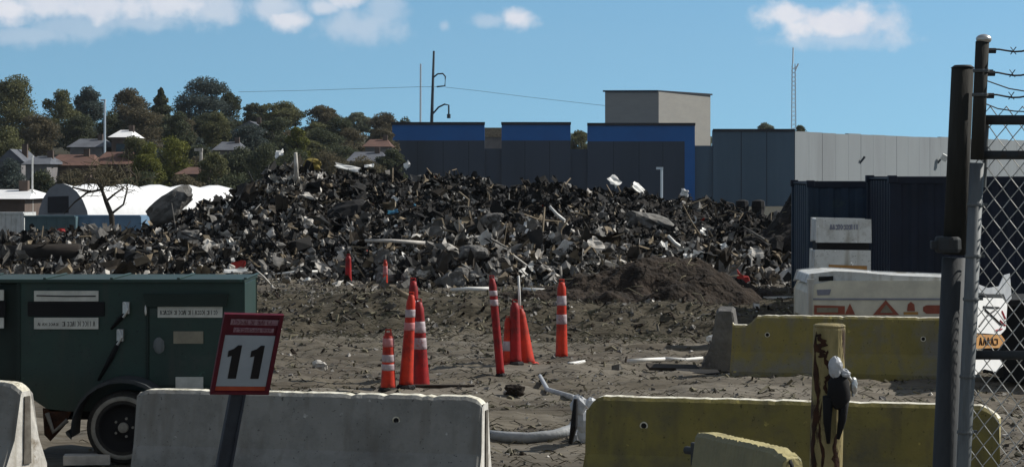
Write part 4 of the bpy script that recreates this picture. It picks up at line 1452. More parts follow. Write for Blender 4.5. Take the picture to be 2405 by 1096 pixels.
# ------------------------------------------------------------------ containers
def container(x0, x1, y0, y1, h, m, mtop, label, pitch=.28):
    root = thing('shipping_container', label, 'container', ((x0 + x1) / 2, (y0 + y1) / 2, 0), 'navy shipping containers')
    z0 = .12
    # corrugated front (towards viewer)
    prof = []
    x = x0 + .10
    d1 = .036
    while x < x1 - .10 - pitch * .5:
        prof += [(x, 0), (x + pitch * .33, 0), (x + pitch * .5, d1), (x + pitch * .83, d1)]
        x += pitch
    prof.append((x1 - .10, 0))
    vs = []
    for (xx, dd) in prof:
        vs += [(xx, y0 + .02 + dd, z0 + .12), (xx, y0 + .02 + dd, h - .10)]
    fs = [(2 * i, 2 * i + 2, 2 * i + 3, 2 * i + 1) for i in range(len(prof) - 1)]
    mbx = MB(); mbx.add(vs, fs); mbx.build('front_wall', M[m], root)
    for (nm, xx) in (('side_wall', x0 + .03), ('side_wall', x1 - .03)):
        prof = []; y = y0 + .12
        while y < y1 - .3:
            prof += [(y, 0), (y + .1, 0), (y + .14, .03), (y + .24, .03)]; y += .28
        prof.append((y1 - .1, 0))
        vs = []
        for (yy, dd) in prof:
            vs += [(xx + dd, yy, z0 + .1), (xx + dd, yy, h - .08)]
        mbx = MB(); mbx.add(vs, [(2 * i, 2 * i + 2, 2 * i + 3, 2 * i + 1) for i in range(len(prof) - 1)]); mbx.build(nm, M[m], root)
    mbx = MB().bbox(x0 + .1, x1 - .1, y1 - .05, y1 - .02, z0, h - .05); mbx.build('rear_wall', M[m], root)
    mbx = MB().bbox(x0 + .02, x1 - .02, y0 + .02, y1 - .02, h - .06, h - .03); mbx.build('roof', M[mtop], root)
    for xx in (x0 + .05, x1 - .05):
        for yy in (y0 + .05, y1 - .05):
            MB().bbox(xx - .05, xx + .05, yy - .05, yy + .05, z0, h - .12).build('corner_post', M[m], root, bevel=.006)
            b_ = MB().bbox(xx - .075, xx + .075, yy - .075, yy + .075, h - .12, h + .012); b_.build('corner_casting', M[mtop], root, bevel=.01)
    for zz in (z0, h - .13):
        for yy in (y0 + .012, y1 - .06):
            MB().bbox(x0 + .10, x1 - .10, yy, yy + .05, zz, zz + .12).build('rail', M[mtop], root, bevel=.006)
    MB().bbox(x0 + .1, x1 - .1, y0 + .1, y1 - .1, 0, z0 - .003).build('floor_frame', M['black'], root)
    return root


container(X(1898, 40.6), X(1898, 40.6) + 6.06, 40.6, 43.04, 2.50, 'navy', 'navy_dk', 'navy blue shipping container at left, white cabinet in front of it')
container(X(2090, 37.2), X(2090, 37.2) + 6.06, 37.2, 39.64, 2.60, 'navy_dk', 'navy_dk', 'near black shipping container at right, behind the fence posts')

# low blue skip
root = thing('steel_skip', 'low dark blue steel skip with pale rim beside the brown mound', 'skip', (X(1800, 40), 40.2, 0))
xa, xb = X(1736, 40), X(1880, 40)
MB().bbox(xa, xb, 39.9, 41.6, .02, Z(700, 40)).build('body', M['navy_dk'], root)
MB().bbox(xa - .03, xb, 39.86, 39.92, Z(702, 40), Z(695, 40)).build('rim', M['d_white'], root)

# white machine with stickers --------------------------------------------------
DW = 30.6
root = thing('equipment_trailer', 'white machine housing with red warning stickers behind the faded yellow barrier', 'machine', (X(2060, DW), DW + .6, 0))


def fw(px, py, dy=0):
    p = W(px, py, DW); p.y += dy; return p


mbx = MB()
zl = .35
mbx.slab([fw(1900, 690), fw(1908, 672), fw(1950, 662), fw(2262, 662), fw(2262, 750), fw(1900, 750)], (0, 1.5, 0))
mbx.build('housing', M['cream_p'], root, bevel=.02)
mbx = MB()
mbx.slab([fw(1898, 668, .05), fw(1905, 646, .05), fw(1962, 640, .05), fw(2010, 642, .05), fw(2100, 650, .05), fw(2262, 656, .05), fw(2262, 663, .05), fw(1950, 663, .05)], (0, 1.4, 0))
mbx.build('hood', M['white_p'], root, bevel=.02)
MB().slab([fw(1905, 700, -.012), fw(2262, 700, -.012), fw(2262, 704, -.012), fw(1905, 704, -.012)], (0, .011, 0)).build('seam_trim', M['grey_mark'], root)
MB().slab([fw(1895, 655, -.03), fw(1912, 655, -.03), fw(1906, 745, -.03), fw(1898, 745, -.03)], (0, .05, 0)).build('side_post', M['white_p'], root)
MB().slab([fw(1924, 650, .03), fw(1958, 648, .03), fw(1958, 659, .03), fw(1924, 660, .03)], (0, .03, 0)).build('handle_slot', M['hole'], root)


def decal(pts, m, name='sticker', dy=-.009):
    return MB().slab([fw(a_, b_, dy) for (a_, b_) in pts], (0, .006, 0)).build(name, M[m], root)


o = decal([(1912, 716), (1984, 718), (1984, 738), (1912, 738)], 'hazard')
MB().slab([fw(1918, 722, -.013), fw(1968, 722, -.013), fw(1968, 733, -.013), fw(1918, 733, -.013)], (0, .003, 0)).build('panel', M['tan_label'], o)
decal([(1918, 680), (1952, 679), (1948, 692), (1920, 693)], 'grey_mark')
decal([(1984, 738), (1996, 712), (2008, 738)], 'hazard')
o = decal([(2050, 739), (2080, 704), (2112, 739)], 'hazard')
MB().slab([fw(2066, 734, -.013), fw(2081, 714, -.013), fw(2097, 734, -.013)], (0, .003, 0)).build('centre', M['tan_label'], o)
decal([(2130, 730), (2132, 714), (2139, 708), (2147, 714), (2149, 730)], 'hazard')
decal([(2122, 738), (2122, 732), (2156, 732), (2156, 738)], 'amber')
decal([(2168, 720), (2176, 716), (2215, 716), (2215, 736), (2176, 736), (2168, 730)], 'hazard')
zt2 = 33.0


def fc(px, py, dy=0):
    p = W(px, py, zt2); p.y += dy; return p


root = thing('white_cabinet', 'tall white cabinet with dark gap and amber plate, before the left navy container', 'cabinet', (X(1980, 33), 33.3, 0))
MB().slab([fc(1919, 514), fc(2044, 517), fc(2045, 568), fc(1918, 567)], (0, .6, 0)).build('upper_box', M['white_p'], root, bevel=.015)
MB().slab([fc(1920, 568, .05), fc(2042, 569, .05), fc(2042, 590, .05), fc(1920, 588, .05)], (0, .5, 0)).build('dark_gap', M['black'], root)
MB().slab([fc(1916, 588), fc(2043, 590), fc(2043, 760), fc(1912, 760)], (0, .6, 0)).build('lower_box', M['white_p'], root, bevel=.015)
MB().slab([fc(1946, 621, -.008), fc(2036, 624, -.008), fc(2036, 640, -.008), fc(1946, 640, -.008)], (0, .006, 0)).build('amber_plate', M['amber'], root)
mbx = MB()
fn = lambda a_, b_, h_: fc(1950 + 70 * a_, 527 + 12 * b_, -.006)
scribble(fn, 0, 1, 0, 1, .012, 0, mbx, 51, .09)
mbx.build('lettering', M['grey_mark'], root)

# black lidded bin behind the mesh
root = thing('dumpster', 'black lidded dumpster behind the chain link gate', 'dumpster', (X(2440, 26.5), 27, 0))
MB().slab([Vector((X(2352, 26.5), 26.5, 1.0)), Vector((X(2352, 26.5) + 1.9, 26.5, 1.0)), Vector((X(2352, 26.5) + 1.8, 26.5, .1)), Vector((X(2362, 26.5), 26.5, .1))], (0, 1.2, 0)).build('body', M['black'], root, bevel=.02)
MB().bbox(X(2345, 26.5), X(2345, 26.5) + 1.95, 26.45, 27.75, 1.004, 1.10).build('lid', M['d_dark'], root, bevel=.02)

# ------------------------------------------------------------------ gate and fence
DF = 9.2
sF = DF / F


def ff(px, py, dy=0):
    p = W(px, py, DF); p.y += dy; return p


root = thing('fence_post', 'thick dark weathered gate post left of the thin galvanised one', 'fence post', (X(2190, DF), DF + .06, 0))
bt = ff(2268, 158, .06); bb = ff(2190, 1867, .06)
mid = bt.lerp(bb, .22)
mbx = MB().tube([bb, bt.lerp(bb, .262)], .052, 18)
mbx.build('lower_tube', M['galv_dark'], root, smooth=True)
mbx = MB().tube([bt.lerp(bb, .258), bt], [.050, .0485], 18)
mbx.build('upper_post', M['wood_dark'], root, smooth=True)
mbx = MB().tube([bt, bt + Vector((0, 0, .012))], [.052, .035], 18)
mbx.build('cap', M['galv_dark'], root, smooth=True)
hp = ff(2233, 575, .05)
mbx = MB().lathe([(.055, -.035), (.061, -.018), (.060, .022), (.055, .035)], 18, hp)
mbx.box(hp + Vector((-.060, -.005, .0)), (.035, .045, .035))
mbx.build('hinge_clamp', M['galv_dark'], root, bevel=.004)

root = thing('chain_link_gate', 'galvanised chain link gate with barbed wire above, at the right edge', 'gate', (X(2262, DF), DF, 0), None)
gt = ff(2300, 100, -.06); gb = ff(2222, 1867, -.06)
mbx = MB().tube([gb, gt.lerp(gb, .16)], .031, 14); mbx.build('frame_upright', M['galv'], root, smooth=True)
mbx = MB().tube([gt.lerp(gb, .156), gt], .029, 14); mbx.build('extension_arm', M['wood_dark'], root, smooth=True)
mbx = MB(); blob(mbx, gt + Vector((.006, 0, .01)), .034, .034, .022, am=.02); mbx.build('post_cap', M['steel'], root, smooth=True)


def xr(py):  # pixel x of the upright at row py
    return 2300 - 78 * (py - 100) / 1767


GR = 1.25   # gate panel length shown
for (py, r_, m) in ((282, .021, 'galv_dark'), (364, .019, 'galv_dark'), (832, .020, 'galv_dark')):
    a = ff(xr(py) + 4, py, -.02)
    MB().tube([a, a + Vector((GR, 0, -.004))], r_, 10).build('rail', M[m], root, smooth=True)
a = ff(xr(1840), 1830, -.02); MB().tube([a, a + Vector((GR, 0, 0))], .02, 10).build('rail', M['galv_dark'], root, smooth=True)
for (px_a, y0_, y1_) in ((2318, 290, 440), (2292, 650, 1100)):
    MB().tube([ff(px_a, y0_, .0), ff(px_a - (y1_ - y0_) * .044, y1_, .0)], .009, 6).build('tension_bar', M['galv'], root)
# barbed wires
for k, (py, sl_) in enumerate(((121, -3), (174, 9), (226, 6))):
    a = ff(xr(py) + 6, py, -.05)
    pts = []
    for i in range(40):
        t = i / 39
        pts.append(a + Vector((GR * t, 0, -sl_ / 115 * .21 * min(1, t * 5) * .4 + .006 * math.sin(i * 1.1))))
    mbx = MB().tube(pts, .0042, 5)
    mbx.tube([a - Vector((.02, 0, 0)), a + Vector((.05, 0, 0))], .012, 8)
    for i in range(1, 10):
        c = a + Vector((i * .125, 0, 0))
        mbx.tube([c + Vector((-.012, 0, -.016)), c + Vector((.012, 0, .016))], .002, 4)
        mbx.tube([c + Vector((.012, 0, -.016)), c + Vector((-.012, 0, .016))], .002, 4)
    mbx.build('barbed_wire', M['wire_dk'], root)
for (pa, pb, pc, pd) in ((2312, 190, 2420, 218), (2300, 240, 2380, 262)):
    mbx = MB().tube([ff(pa, pb, -.03), ff((pa + pc) / 2, (pb + pd) / 2 + 5, -.03), ff(pc, pd, -.03), ff(pc + 120, pd + 4, -.03)], .003, 5)
    mbx.build('loose_wire', M['wire_dk'], root)
for py in (168, 224, 480, 600, 700, 880, 1010):
    a = ff(xr(py), py, -.06)
    mbx = MB().lathe([(.034, -.007), (.036, 0), (.034, .007)], 12, a)
    mbx.box(a + Vector((.04, .02, 0)), (.03, .012, .012))
    mbx.build('tie_band', M['galv'], root)
# chain link: interlocked zigzag wires
hp_ = .0345
mbx = MB()
ztop = Z(250, DF); zbot = .08
x_start = X(2288, DF)
ncol = int(GR / hp_)
for c in range(ncol):
    pts = []
    k = 0
    z = ztop + (.0 if c % 2 else .0)
    while z > zbot:
        side = (k + c) % 2
        shear = (ztop - z) * (-.044)
        xx = x_start + c * hp_ + (hp_ if side else 0) * 1.0
        if xx + shear > x_start + shear - .005:
            pts.append(Vector((xx + shear, DF + (.0035 if (k % 2) else -.0035), z)))
        z -= .044; k += 1
    mbx.tube(pts, .0028, 4)
mbx.build('chain_link_mesh', M['mesh_wire'], root)

# signs hung behind the mesh
root = thing('notice_sign', 'white plastic notice with amber strip tied behind the chain link', 'sign', (X(2325, 9.5), 9.5, Z(822, 9.5)))


def fs_(px, py, dy=0):
    # notice plane turned away from the gate so its face catches the sun
    k = (px - 1202.5) / F
    xs0 = X(2278, 9.32)
    t = (k * 9.32 - xs0) / (.42 - .907 * k)
    D = 9.32 + .907 * t
    p = W(px, py, D)
    return p + Vector((.907, -.42, 0)) * (-dy)


yaw = Matrix.Rotation(R(0), 3, 'Z')
MB().slab([fs_(2284, 698), fs_(2356, 700), fs_(2366, 712), fs_(2362, 772), fs_(2350, 785), fs_(2284, 780)], (-.002, .003, 0)).build('white_panel', M['sign_white'], root)
MB().slab([fs_(2284, 784), fs_(2352, 786), fs_(2362, 800), fs_(2350, 816), fs_(2284, 818)], (-.002, .003, 0)).build('amber_strip', M['sign_amber'], root)
mbx = MB()
for seg_ in (((2308, 720), (2345, 722)), ((2312, 726), (2336, 748)), ((2338, 726), (2316, 742)), ((2316, 742), (2298, 766)), ((2334, 746), (2350, 762))):
    mbx.tube([fs_(*seg_[0], -.003), fs_(*seg_[1], -.003)], .0045, 4)
mbx.build('black_symbol', M['ink'], root)
mbx = MB()
for seg_ in (((2352, 730), (2360, 748)), ((2348, 752), (2360, 764)), ((2336, 776), (2352, 772))):
    mbx.tube([fs_(*seg_[0], -.003), fs_(*seg_[1], -.003)], .004, 4)
mbx.build('red_marks', M['sign_red'], root)
mbx = MB(); scribble(lambda a_, b_, h_: fs_(2290 + 56 * a_, 792 + 18 * b_, -.003), 0, 1, 0, 1, .003, 0, mbx, 71, .16)
mbx.build('lettering', M['rust'], root)
root = thing('torn_notice', 'torn white plastic scrap below the amber strip, behind the chain link', 'sign', (X(2315, 9.5), 9.5, Z(888, 9.5)))
MB().slab([fs_(2280, 842), fs_(2350, 840), fs_(2356, 858), fs_(2338, 872), fs_(2312, 866), fs_(2296, 874), fs_(2286, 892), fs_(2280, 880)], (0, .003, 0)).build('sheet', M['sign_white'], root)
root = thing('plastic_bag', 'pale bag caught on the mesh above the white notice', 'plastic bag', (X(2350, 9.5), 9.5, Z(700, 9.5)))
MB().slab([fs_(2286, 674), fs_(2300, 668), fs_(2322, 676), fs_(2346, 672), fs_(2358, 646), fs_(2372, 642), fs_(2376, 700), fs_(2366, 712), fs_(2358, 690), fs_(2320, 690), fs_(2290, 686)], (0, .012, 0)).build('film', M['plastic'], root)

# ------------------------------------------------------------------ big building
DBd = 275.0


def B(px, py): return W(px, py, DBd)


ZG = -2.0
root = thing('warehouse', 'long dark slate warehouse with blue banded parapets', 'building', (X(1390, DBd), DBd + 20, ZG))


def wall_blk(pa, pb, ptop, pbot, m, nm, dy=0.0, depth=1.0, zb_=None):
    z1 = Z(ptop, DBd); z0 = ZG if pbot is None else Z(pbot, DBd)
    return MB().bbox(X(pa, DBd), X(pb, DBd), DBd + dy, DBd + dy + depth, z0, z1).build(nm, M[m], root)


wall_blk(925, 1860, 353, None, 'wall_dk', 'main_body', dy=1.7, depth=18)
wall_blk(921, 1138, 290, 330, 'wall_blue', 'blue_band')
wall_blk(921, 1138, 330.05, None, 'wall_dk', 'wall')
wall_blk(1138.1, 1177.9, 349, None, 'wall_dk', 'wall', dy=.6)
wall_blk(1178, 1340, 290, 330, 'wall_blue', 'blue_band')
wall_blk(1178, 1340, 330.05, None, 'wall_dk', 'wall')
wall_blk(1340.1, 1379.9, 350, None, 'wall_dk', 'wall', dy=.6)
wall_blk(1380, 1608, 292, 332, 'wall_blue', 'blue_band')
wall_blk(1608.1, 1632, 292, None, 'wall_blue', 'blue_band')
wall_blk(1380, 1608, 332.05, None, 'wall_dk', 'wall')
wall_blk(1632.1, 1674.9, 342, None, 'wall_slate', 'wall', dy=.6)
wall_blk(1675, 1866, 306, None, 'wall_slate', 'wall', depth=1.6)
for (pa, pb, pt) in ((919, 1139, 290), (1177, 1341, 290), (1379, 1633, 292), (1674, 1867, 306)):
    MB().bbox(X(pa, DBd), X(pb, DBd), DBd - .18, DBd - .004, Z(pt + 3.4, DBd), Z(pt - 3.2, DBd)).build('coping', M['coping'], root)
for pa in (980, 1040, 1100, 1232, 1290, 1440, 1500, 1556, 1740, 1800):
    MB().bbox(X(pa, DBd), X(pa, DBd) + .09, DBd - .03, DBd - .004, ZG, Z(332, DBd) if pa < 1650 else Z(308, DBd)).build('panel_joint', M['wall_seam'], root)
# penthouse on the roof: corner towards us
pc = W(1547, 216, 290); zc0, zc1 = 6.0, pc.z
dr = Vector((.527, .85, 0)).normalized()
A0 = Vector((X(1421, 290.5), 290.5, 0)); A1 = Vector((pc.x, 290, 0)); A2 = A1 + dr * 15.6; A3 = A0 + dr * 15.6
mbx = MB()
mbx.slab([Vector((p.x, p.y, zc0)) for p in (A0, A1, A2, A3)], (0, 0, zc1 - zc0))
ph = mbx.build('penthouse', M['pent_l'], root)
mbx = MB().slab([Vector((p.x, p.y, zc1 + .005)) for p in (A0 - dr * .2 - Vector((.2, 0, 0)), A1 - dr * .25, A2 + dr * .1 + Vector((.25, 0, 0)), A3)], (0, 0, .22))
mbx.build('coping', M['coping'], ph)
# lit wing
root = thing('panel_warehouse', 'pale precast panel warehouse wing receding to the right', 'building', (X(1866, DBd) + 25, DBd + 35, ZG))
C0 = Vector((X(1867, DBd) + .02, DBd, 0)); zt_ = Z(309, DBd)
Ln = 100.0; pan = 4.35
nn = Vector((dr.y, -dr.x, 0))
k = 0
while k * pan < Ln:
    g_ = .09 if k % 3 == 1 else .02
    a = C0 + dr * (k * pan + .02); b = C0 + dr * ((k + 1) * pan - g_)
    dz = random.uniform(-.1, .06)
    MB().slab([Vector((p.x, p.y, ZG)) for p in (a, b, b - nn * .5, a - nn * .5)], (0, 0, zt_ + dz - ZG)).build('wall_panel', M['panel_lt'], root)
    k += 1
a = C0; b = C0 + dr * Ln
MB().slab([Vector((p.x, p.y, ZG)) for p in (a - nn * .09, b - nn * .09, b - nn * 12, a - nn * 12 + dr * 6)], (0, 0, zt_ - ZG - .3)).build('core_wall', M['h_wall'], root)
for (px, py) in ((2022, 378), (2205, 378)):
    Dw = None
    for t in np.arange(0, Ln, .25):
        q = C0 + dr * t
        if q.x * F / q.y + 1202.5 >= px: break
    c = Vector((q.x, q.y, EYE - (py - 404) * q.y / F)) + nn * .2
    mbx = MB().tube([c - nn * .2 + Vector((-.9, 0, -1.3)), c + Vector((.3, -.2, .6))], [.10, .16], 6)
    l_ = mbx.build('wall_light_arm', M['pole_dk'], root)
    if px > 2100:
        mbx = MB(); mbx.box(c + Vector((.5, -.5, .5)), (.9, .5, .9), Euler((.3, .5, 0)).to_matrix()); mbx.build('lamp_head', M['d_white'], l_)
# small rooftop shrubs / far tree tops behind, plus objects in the notches
root = thing('far_block', 'beige far building seen through the first parapet notch', 'building', (X(1158, 330), 332, ZG))
MB().bbox(X(1130, 330), X(1190, 330), 330, 338, ZG, Z(322, 330)).build('wall', M['h_wall'], root)
MB().bbox(X(1128, 330), X(1192, 330), 329.7, 338.3, Z(322, 330), Z(300, 330)).build('roof', M['d_tan'], root)

# ------------------------------------------------------------------ poles
DPp = 300
root = thing('utility_pole', 'tall dark pole with two curved lamp arms above the warehouse', 'pole', (X(1016, DPp), DPp, ZG))
pb_, pt_ = W(1014, 285, DPp), W(1019, 120, DPp)
MB().tube([Vector((pb_.x, DPp, ZG)), pb_, pt_], [.3, .24, .15], 8).build('shaft', M['pole_dk'], root, smooth=True)
MB().tube([W(1018, 182, DPp), W(1028, 174, DPp), W(1040, 173, DPp), W(1046, 180, DPp), W(1045, 202, DPp), W(1026, 204, DPp)], .11, 6).build('lamp_arm', M['pole_dk'], root, smooth=True)
MB().tube([W(1016, 268, DPp), W(1030, 252, DPp), W(1044, 245, DPp), W(1054, 247, DPp), W(1054, 276, DPp)], .12, 6).build('lamp_arm', M['pole_dk'], root, smooth=True)
MB().tube([W(1054, 268, DPp - .1), W(1054, 278, DPp - .1)], .26, 8).build('lamp_head', M['pole_dk'], root)
root = thing('utility_pole', 'thin grey distant pole left of the tall dark one', 'pole', (X(988, 360), 360, ZG))
MB().tube([Vector((X(987, 360), 360, ZG)), W(988, 150, 360)], [.22, .15], 6).build('shaft', M['mast_pale'], root)
for (pts_, lb) in (([(560, 216), (700, 213), (860, 208), (988, 204), (1026, 204)], 'thin cable hanging left of the tall dark pole over the trees'),
                   ([(1046, 205), (1120, 213), (1240, 228), (1400, 246), (1600, 268)], 'thin cable hanging right of the tall dark pole')):
    mbx = MB().tube([W(a_, b_, DPp) for (a_, b_) in pts_], .03, 4)
    o = mbx.build('overhead_cable', M['wire']); solo(o, W(*pts_[0], DPp)); tag(o, lb, 'cable')
DM = 1700
root = thing('lattice_mast', 'pale far mast rising behind the right end of the warehouse', 'mast', (X(1864, DM), DM, ZG))
for q in (-7, 7):
    MB().tube([Vector((X(1864 + q, DM), DM, ZG)), W(1864 + q * .45, 150, DM)], .42, 4).build('leg', M['mast_pale'], root)
mbx = MB()
for k in range(26):
    z = ZG + k * 3.4
    mbx.tube([Vector((X(1858.0, DM), DM, z)), Vector((X(1870.0, DM), DM, z + 3.3))], .24, 4)
    mbx.tube([Vector((X(1870.0, DM), DM, z)), Vector((X(1858.0, DM), DM, z + 3.3))], .24, 4)
mbx.build('bracing', M['mast_pale'], root)
MB().tube([W(1862, 150, DM), W(1863, 112, DM)], .6, 5).build('aerial', M['mast_pale'], root)
MB().tube([W(1868, 165, DM), W(1875, 150, DM)], .7, 5).build('aerial', M['mast_pale'], root)
for (px, pt, Dp, r_, m, lb, nm) in (
        (1554, 396, 120, .085, 'mast_pale', 'short white post with small head against the dark warehouse wall', 'lamp_post'),
        (76, 368, 120, .05, 'd_white', 'thin white pole beside the grey gable shed', 'flag_pole'),
        (246, 236, 210, .11, 'mast_pale', 'pale pole between the hillside trees, above brown roofs', 'street_pole'),
        (472, 352, 190, .16, 'd_light', 'pale pole right of the yellow green trees', 'street_pole')):
    root = thing(nm, lb, 'pole', (X(px, Dp), Dp, gh(X(px, Dp), Dp)))
    zg_ = gh(X(px, Dp), Dp)
    MB().tube([Vector((X(px, Dp), Dp, zg_)), W(px, pt, Dp)], r_, 6).build('shaft', M[m], root)
    hd = W(px, pt, Dp)
    MB().box(hd + Vector((-r_ * 1.3, 0, .02)), (r_ * 4.5, r_ * 2, r_ * 1.6)).build('head', M[m], root)
for px in (1743, 1781):
    hd = W(px, 478, 68)
    o = MB().lathe([(.11, -2.0), (.12, -.3), (.19, -.28), (.22, -.1), (.2, .08), (.08, .13)], 10, hd).build('capped_pipe', M['black'])
    solo(o, hd - Vector((0, 0, 2)))
    tag(o, 'black capped pipe poking above the pile crest, %s one of the pair' % ('left' if px < 1760 else 'right'), 'pipe', 'black capped pipes behind the pile')

# ------------------------------------------------------------------ left middle distance
# quonset shed with white tarp
D0 = 108.0
root = thing('tarp_shed', 'long rounded shed under white tarp with grey gable end', 'shed', (X(300, D0), D0 + 6, gh(X(300, D0), D0)))
zg_ = gh(X(300, D0), D0) - .1
a = Vector((X(84, D0), D0, 0)); b = Vector((X(215, D0), D0 - .2, 0))
axis = Vector((X(582, D0 + 11) - X(200, D0), 11.0, 0))
ht = Z(434, D0) - zg_
prof = []
for q in range(13):
    th = math.pi * q / 12
    t = (1 - math.cos(th)) / 2
    prof.append((t, math.sin(th) ** .55))
vs = []; nA = 16
for j in range(nA + 1):
    for (t, hh) in prof:
        p = a.lerp(b, t) + axis * (j / nA)
        droop = (1 + .03 * math.sin(j * 2.1 + t * 5))
        vs.append((p.x, p.y, zg_ + ht * hh * droop * (1 - .04 * (j / nA))))
P_ = len(prof)
fs = [(j * P_ + k, (j + 1) * P_ + k, (j + 1) * P_ + k + 1, j * P_ + k + 1) for j in range(nA) for k in range(P_ - 1)]
mbx = MB(); mbx.add(vs, fs); mbx.build('tarp_roof', M['tarp'], root, smooth=True)
mbx = MB(); mbx.add([vs[k] for k in range(P_)], [tuple(range(P_))]); ge = mbx.build('gable_end', M['grey_end'], root)
MB().slab([W(112, 462, D0 - .12), W(168, 460, D0 - .12), W(168, 500, D0 - .12), W(112, 500, D0 - .12)], (0, .05, 0)).build('opening', M['coping'], ge)
for (pa, pb, pt, pbm, Dd, m, nm, lb, ct) in (
        (58, 178, 508, 600, 92, 'box_shaded', 'steel_bin', 'teal grey steel bin left of the blue one, before the tarp shed', 'bin'),
        (179, 332, 507, 600, 92.6, 'blue_box', 'steel_bin', 'blue steel bin right of the teal one, before the tarp shed', 'bin'),
        (-60, 57, 500, 600, 96, 'white_p', 'white_tank', 'white box van body at the left edge beside the teal bin', 'van body')):
    zz = gh(X((pa + pb) / 2, Dd), Dd)
    root = thing(nm, lb, ct, (X((pa + pb) / 2, Dd), Dd + 1, zz))
    MB().bbox(X(pa, Dd), X(pb, Dd), Dd, Dd + 2.4, zz - .1, Z(pt, Dd)).build('body', M[m], root, bevel=.02)
    MB().bbox(X(pa, Dd) - .03, X(pb, Dd) - .04, Dd - .05, Dd + .05, Z(pt + 3, Dd), Z(pt - 2, Dd)).build('top_rim', M[m], root)
    for q in range(1, 5):
        xx = X(pa, Dd) + (X(pb, Dd) - X(pa, Dd)) * q / 5
        MB().bbox(xx, xx + .05, Dd - .03, Dd - .003, zz, Z(pt + 4, Dd)).build('rib', M[m], root)
root = thing('parked_car', 'red car roof showing before the teal bin', 'car', (X(125, 86), 86.5, gh(X(125, 86), 86)))
zz = gh(X(125, 86), 86)
mbx = MB().slab([W(92, 570, 86), W(96, 552, 86), W(108, 548, 86), W(120, 541, 86), W(142, 541, 86), W(152, 549, 86), W(160, 556, 86), W(160, 600, 86), W(92, 600, 86)], (0, 1.6, 0))
mbx.build('body', M['d_red'], root, bevel=.05)
MB().slab([W(112, 549, 85.98), W(121, 543, 85.98), W(141, 543, 85.98), W(148, 549, 85.98)], (0, .015, 0)).build('window', M['glass'], root)

# leafless tree before the tarp shed
root = thing('dead_tree', 'black leaning leafless tree before the white tarp shed', 'dead tree', (X(268, 80), 80, gh(X(268, 80), 80)))
g0 = Vector((X(272, 80), 80, gh(X(268, 80), 80) - .1))
MB().tube([g0, W(262, 505, 80), W(250, 475, 80), W(240, 448, 80), W(236, 432, 80)], [.11, .10, .085, .06, .04], 8).build('trunk', M['bark'], root, smooth=True)
for br in ([(240, 445), (205, 452), (175, 475), (150, 502)], [(238, 440), (262, 428), (290, 408), (302, 396)], [(290, 408), (306, 402), (322, 418)],
           [(215, 450), (190, 445), (170, 440)], [(252, 470), (270, 455), (292, 440)], [(264, 500), (290, 480), (300, 440)], [(236, 438), (226, 424), (212, 418)]):
    MB().tube([W(a_, b_, 80 + .1 * i) for i, (a_, b_) in enumerate(br)], [.05, .04, .03, .015][:len(br)], 6).build('branch', M['bark'], root, smooth=True)
mbx = MB()
for k in range(260):
    q = W(random.gauss(250, 42), random.gauss(420, 16), 80 + random.uniform(-1, 1))
    e = Vector((random.gauss(0, .35), random.gauss(0, .3), random.gauss(.1, .3)))
    mbx.tube([q, q + e * .5 + Vector((0, 0, .04)), q + e], [.018, .012, .006], 3)
mbx.build('twigs', M['leaf_brown'], root)['kind'] = 'stuff'


# houses on the hillside -----------------------------------------------------------
def house(px0, px1, py_eave, py_ridge, D, mw, mr, label, dirx=True):
    x0, x1 = X(px0, D), X(px1, D)
    zg_ = min(gh(x0, D), gh(x1, D)) - .5
    ze, zr = Z(py_eave, D), Z(py_ridge, D)
    dp = 7.0
    root = thing('house', label, 'house', ((x0 + x1) / 2, D + dp / 2, zg_), 'houses on the hillside')
    MB().bbox(x0, x1, D, D + dp, zg_, ze).build('wall', M[mw], root)
    e = .35
    if dirx:
        mbx = MB(); mbx.add([(x0 - e, D - e, ze - .02), (x1 + e, D - e, ze - .02), (x1 + e, D + dp + e, ze - .02), (x0 - e, D + dp + e, ze - .02), (x0 + .3, D + dp / 2, zr), (x1 - .3, D + dp / 2, zr)],
                            [(0, 1, 5, 4), (1, 2, 5), (2, 3, 4, 5), (3, 0, 4), (3, 2, 1, 0)])
    else:
        xm = (x0 + x1) / 2
        mbx = MB(); mbx.add([(x0 - e, D - e, ze - .02), (x1 + e, D - e, ze - .02), (x1 + e, D + dp, ze - .02), (x0 - e, D + dp, ze - .02), (xm, D - e, zr), (xm, D + dp, zr)],
                            [(0, 1, 4), (1, 2, 5, 4), (2, 3, 5), (3, 0, 4, 5), (3, 2, 1, 0)])
    rf = mbx.build('roof', M[mr], root)
    xx = x0 + (x1 - x0) * .7
    MB().bbox(xx, xx + .5, D + dp * .4, D + dp * .4 + .5, ze, zr + .5).build('chimney', M['h_wall_b'], rf)
    n = max(1, int((x1 - x0) / 2.6))
    for k in range(n):
        cx = x0 + (x1 - x0) * (k + .5) / n
        MB().bbox(cx - .45, cx + .45, D - .05, D - .003, ze - 1.9, ze - .7).build('window', M['glass'], root)
    return root


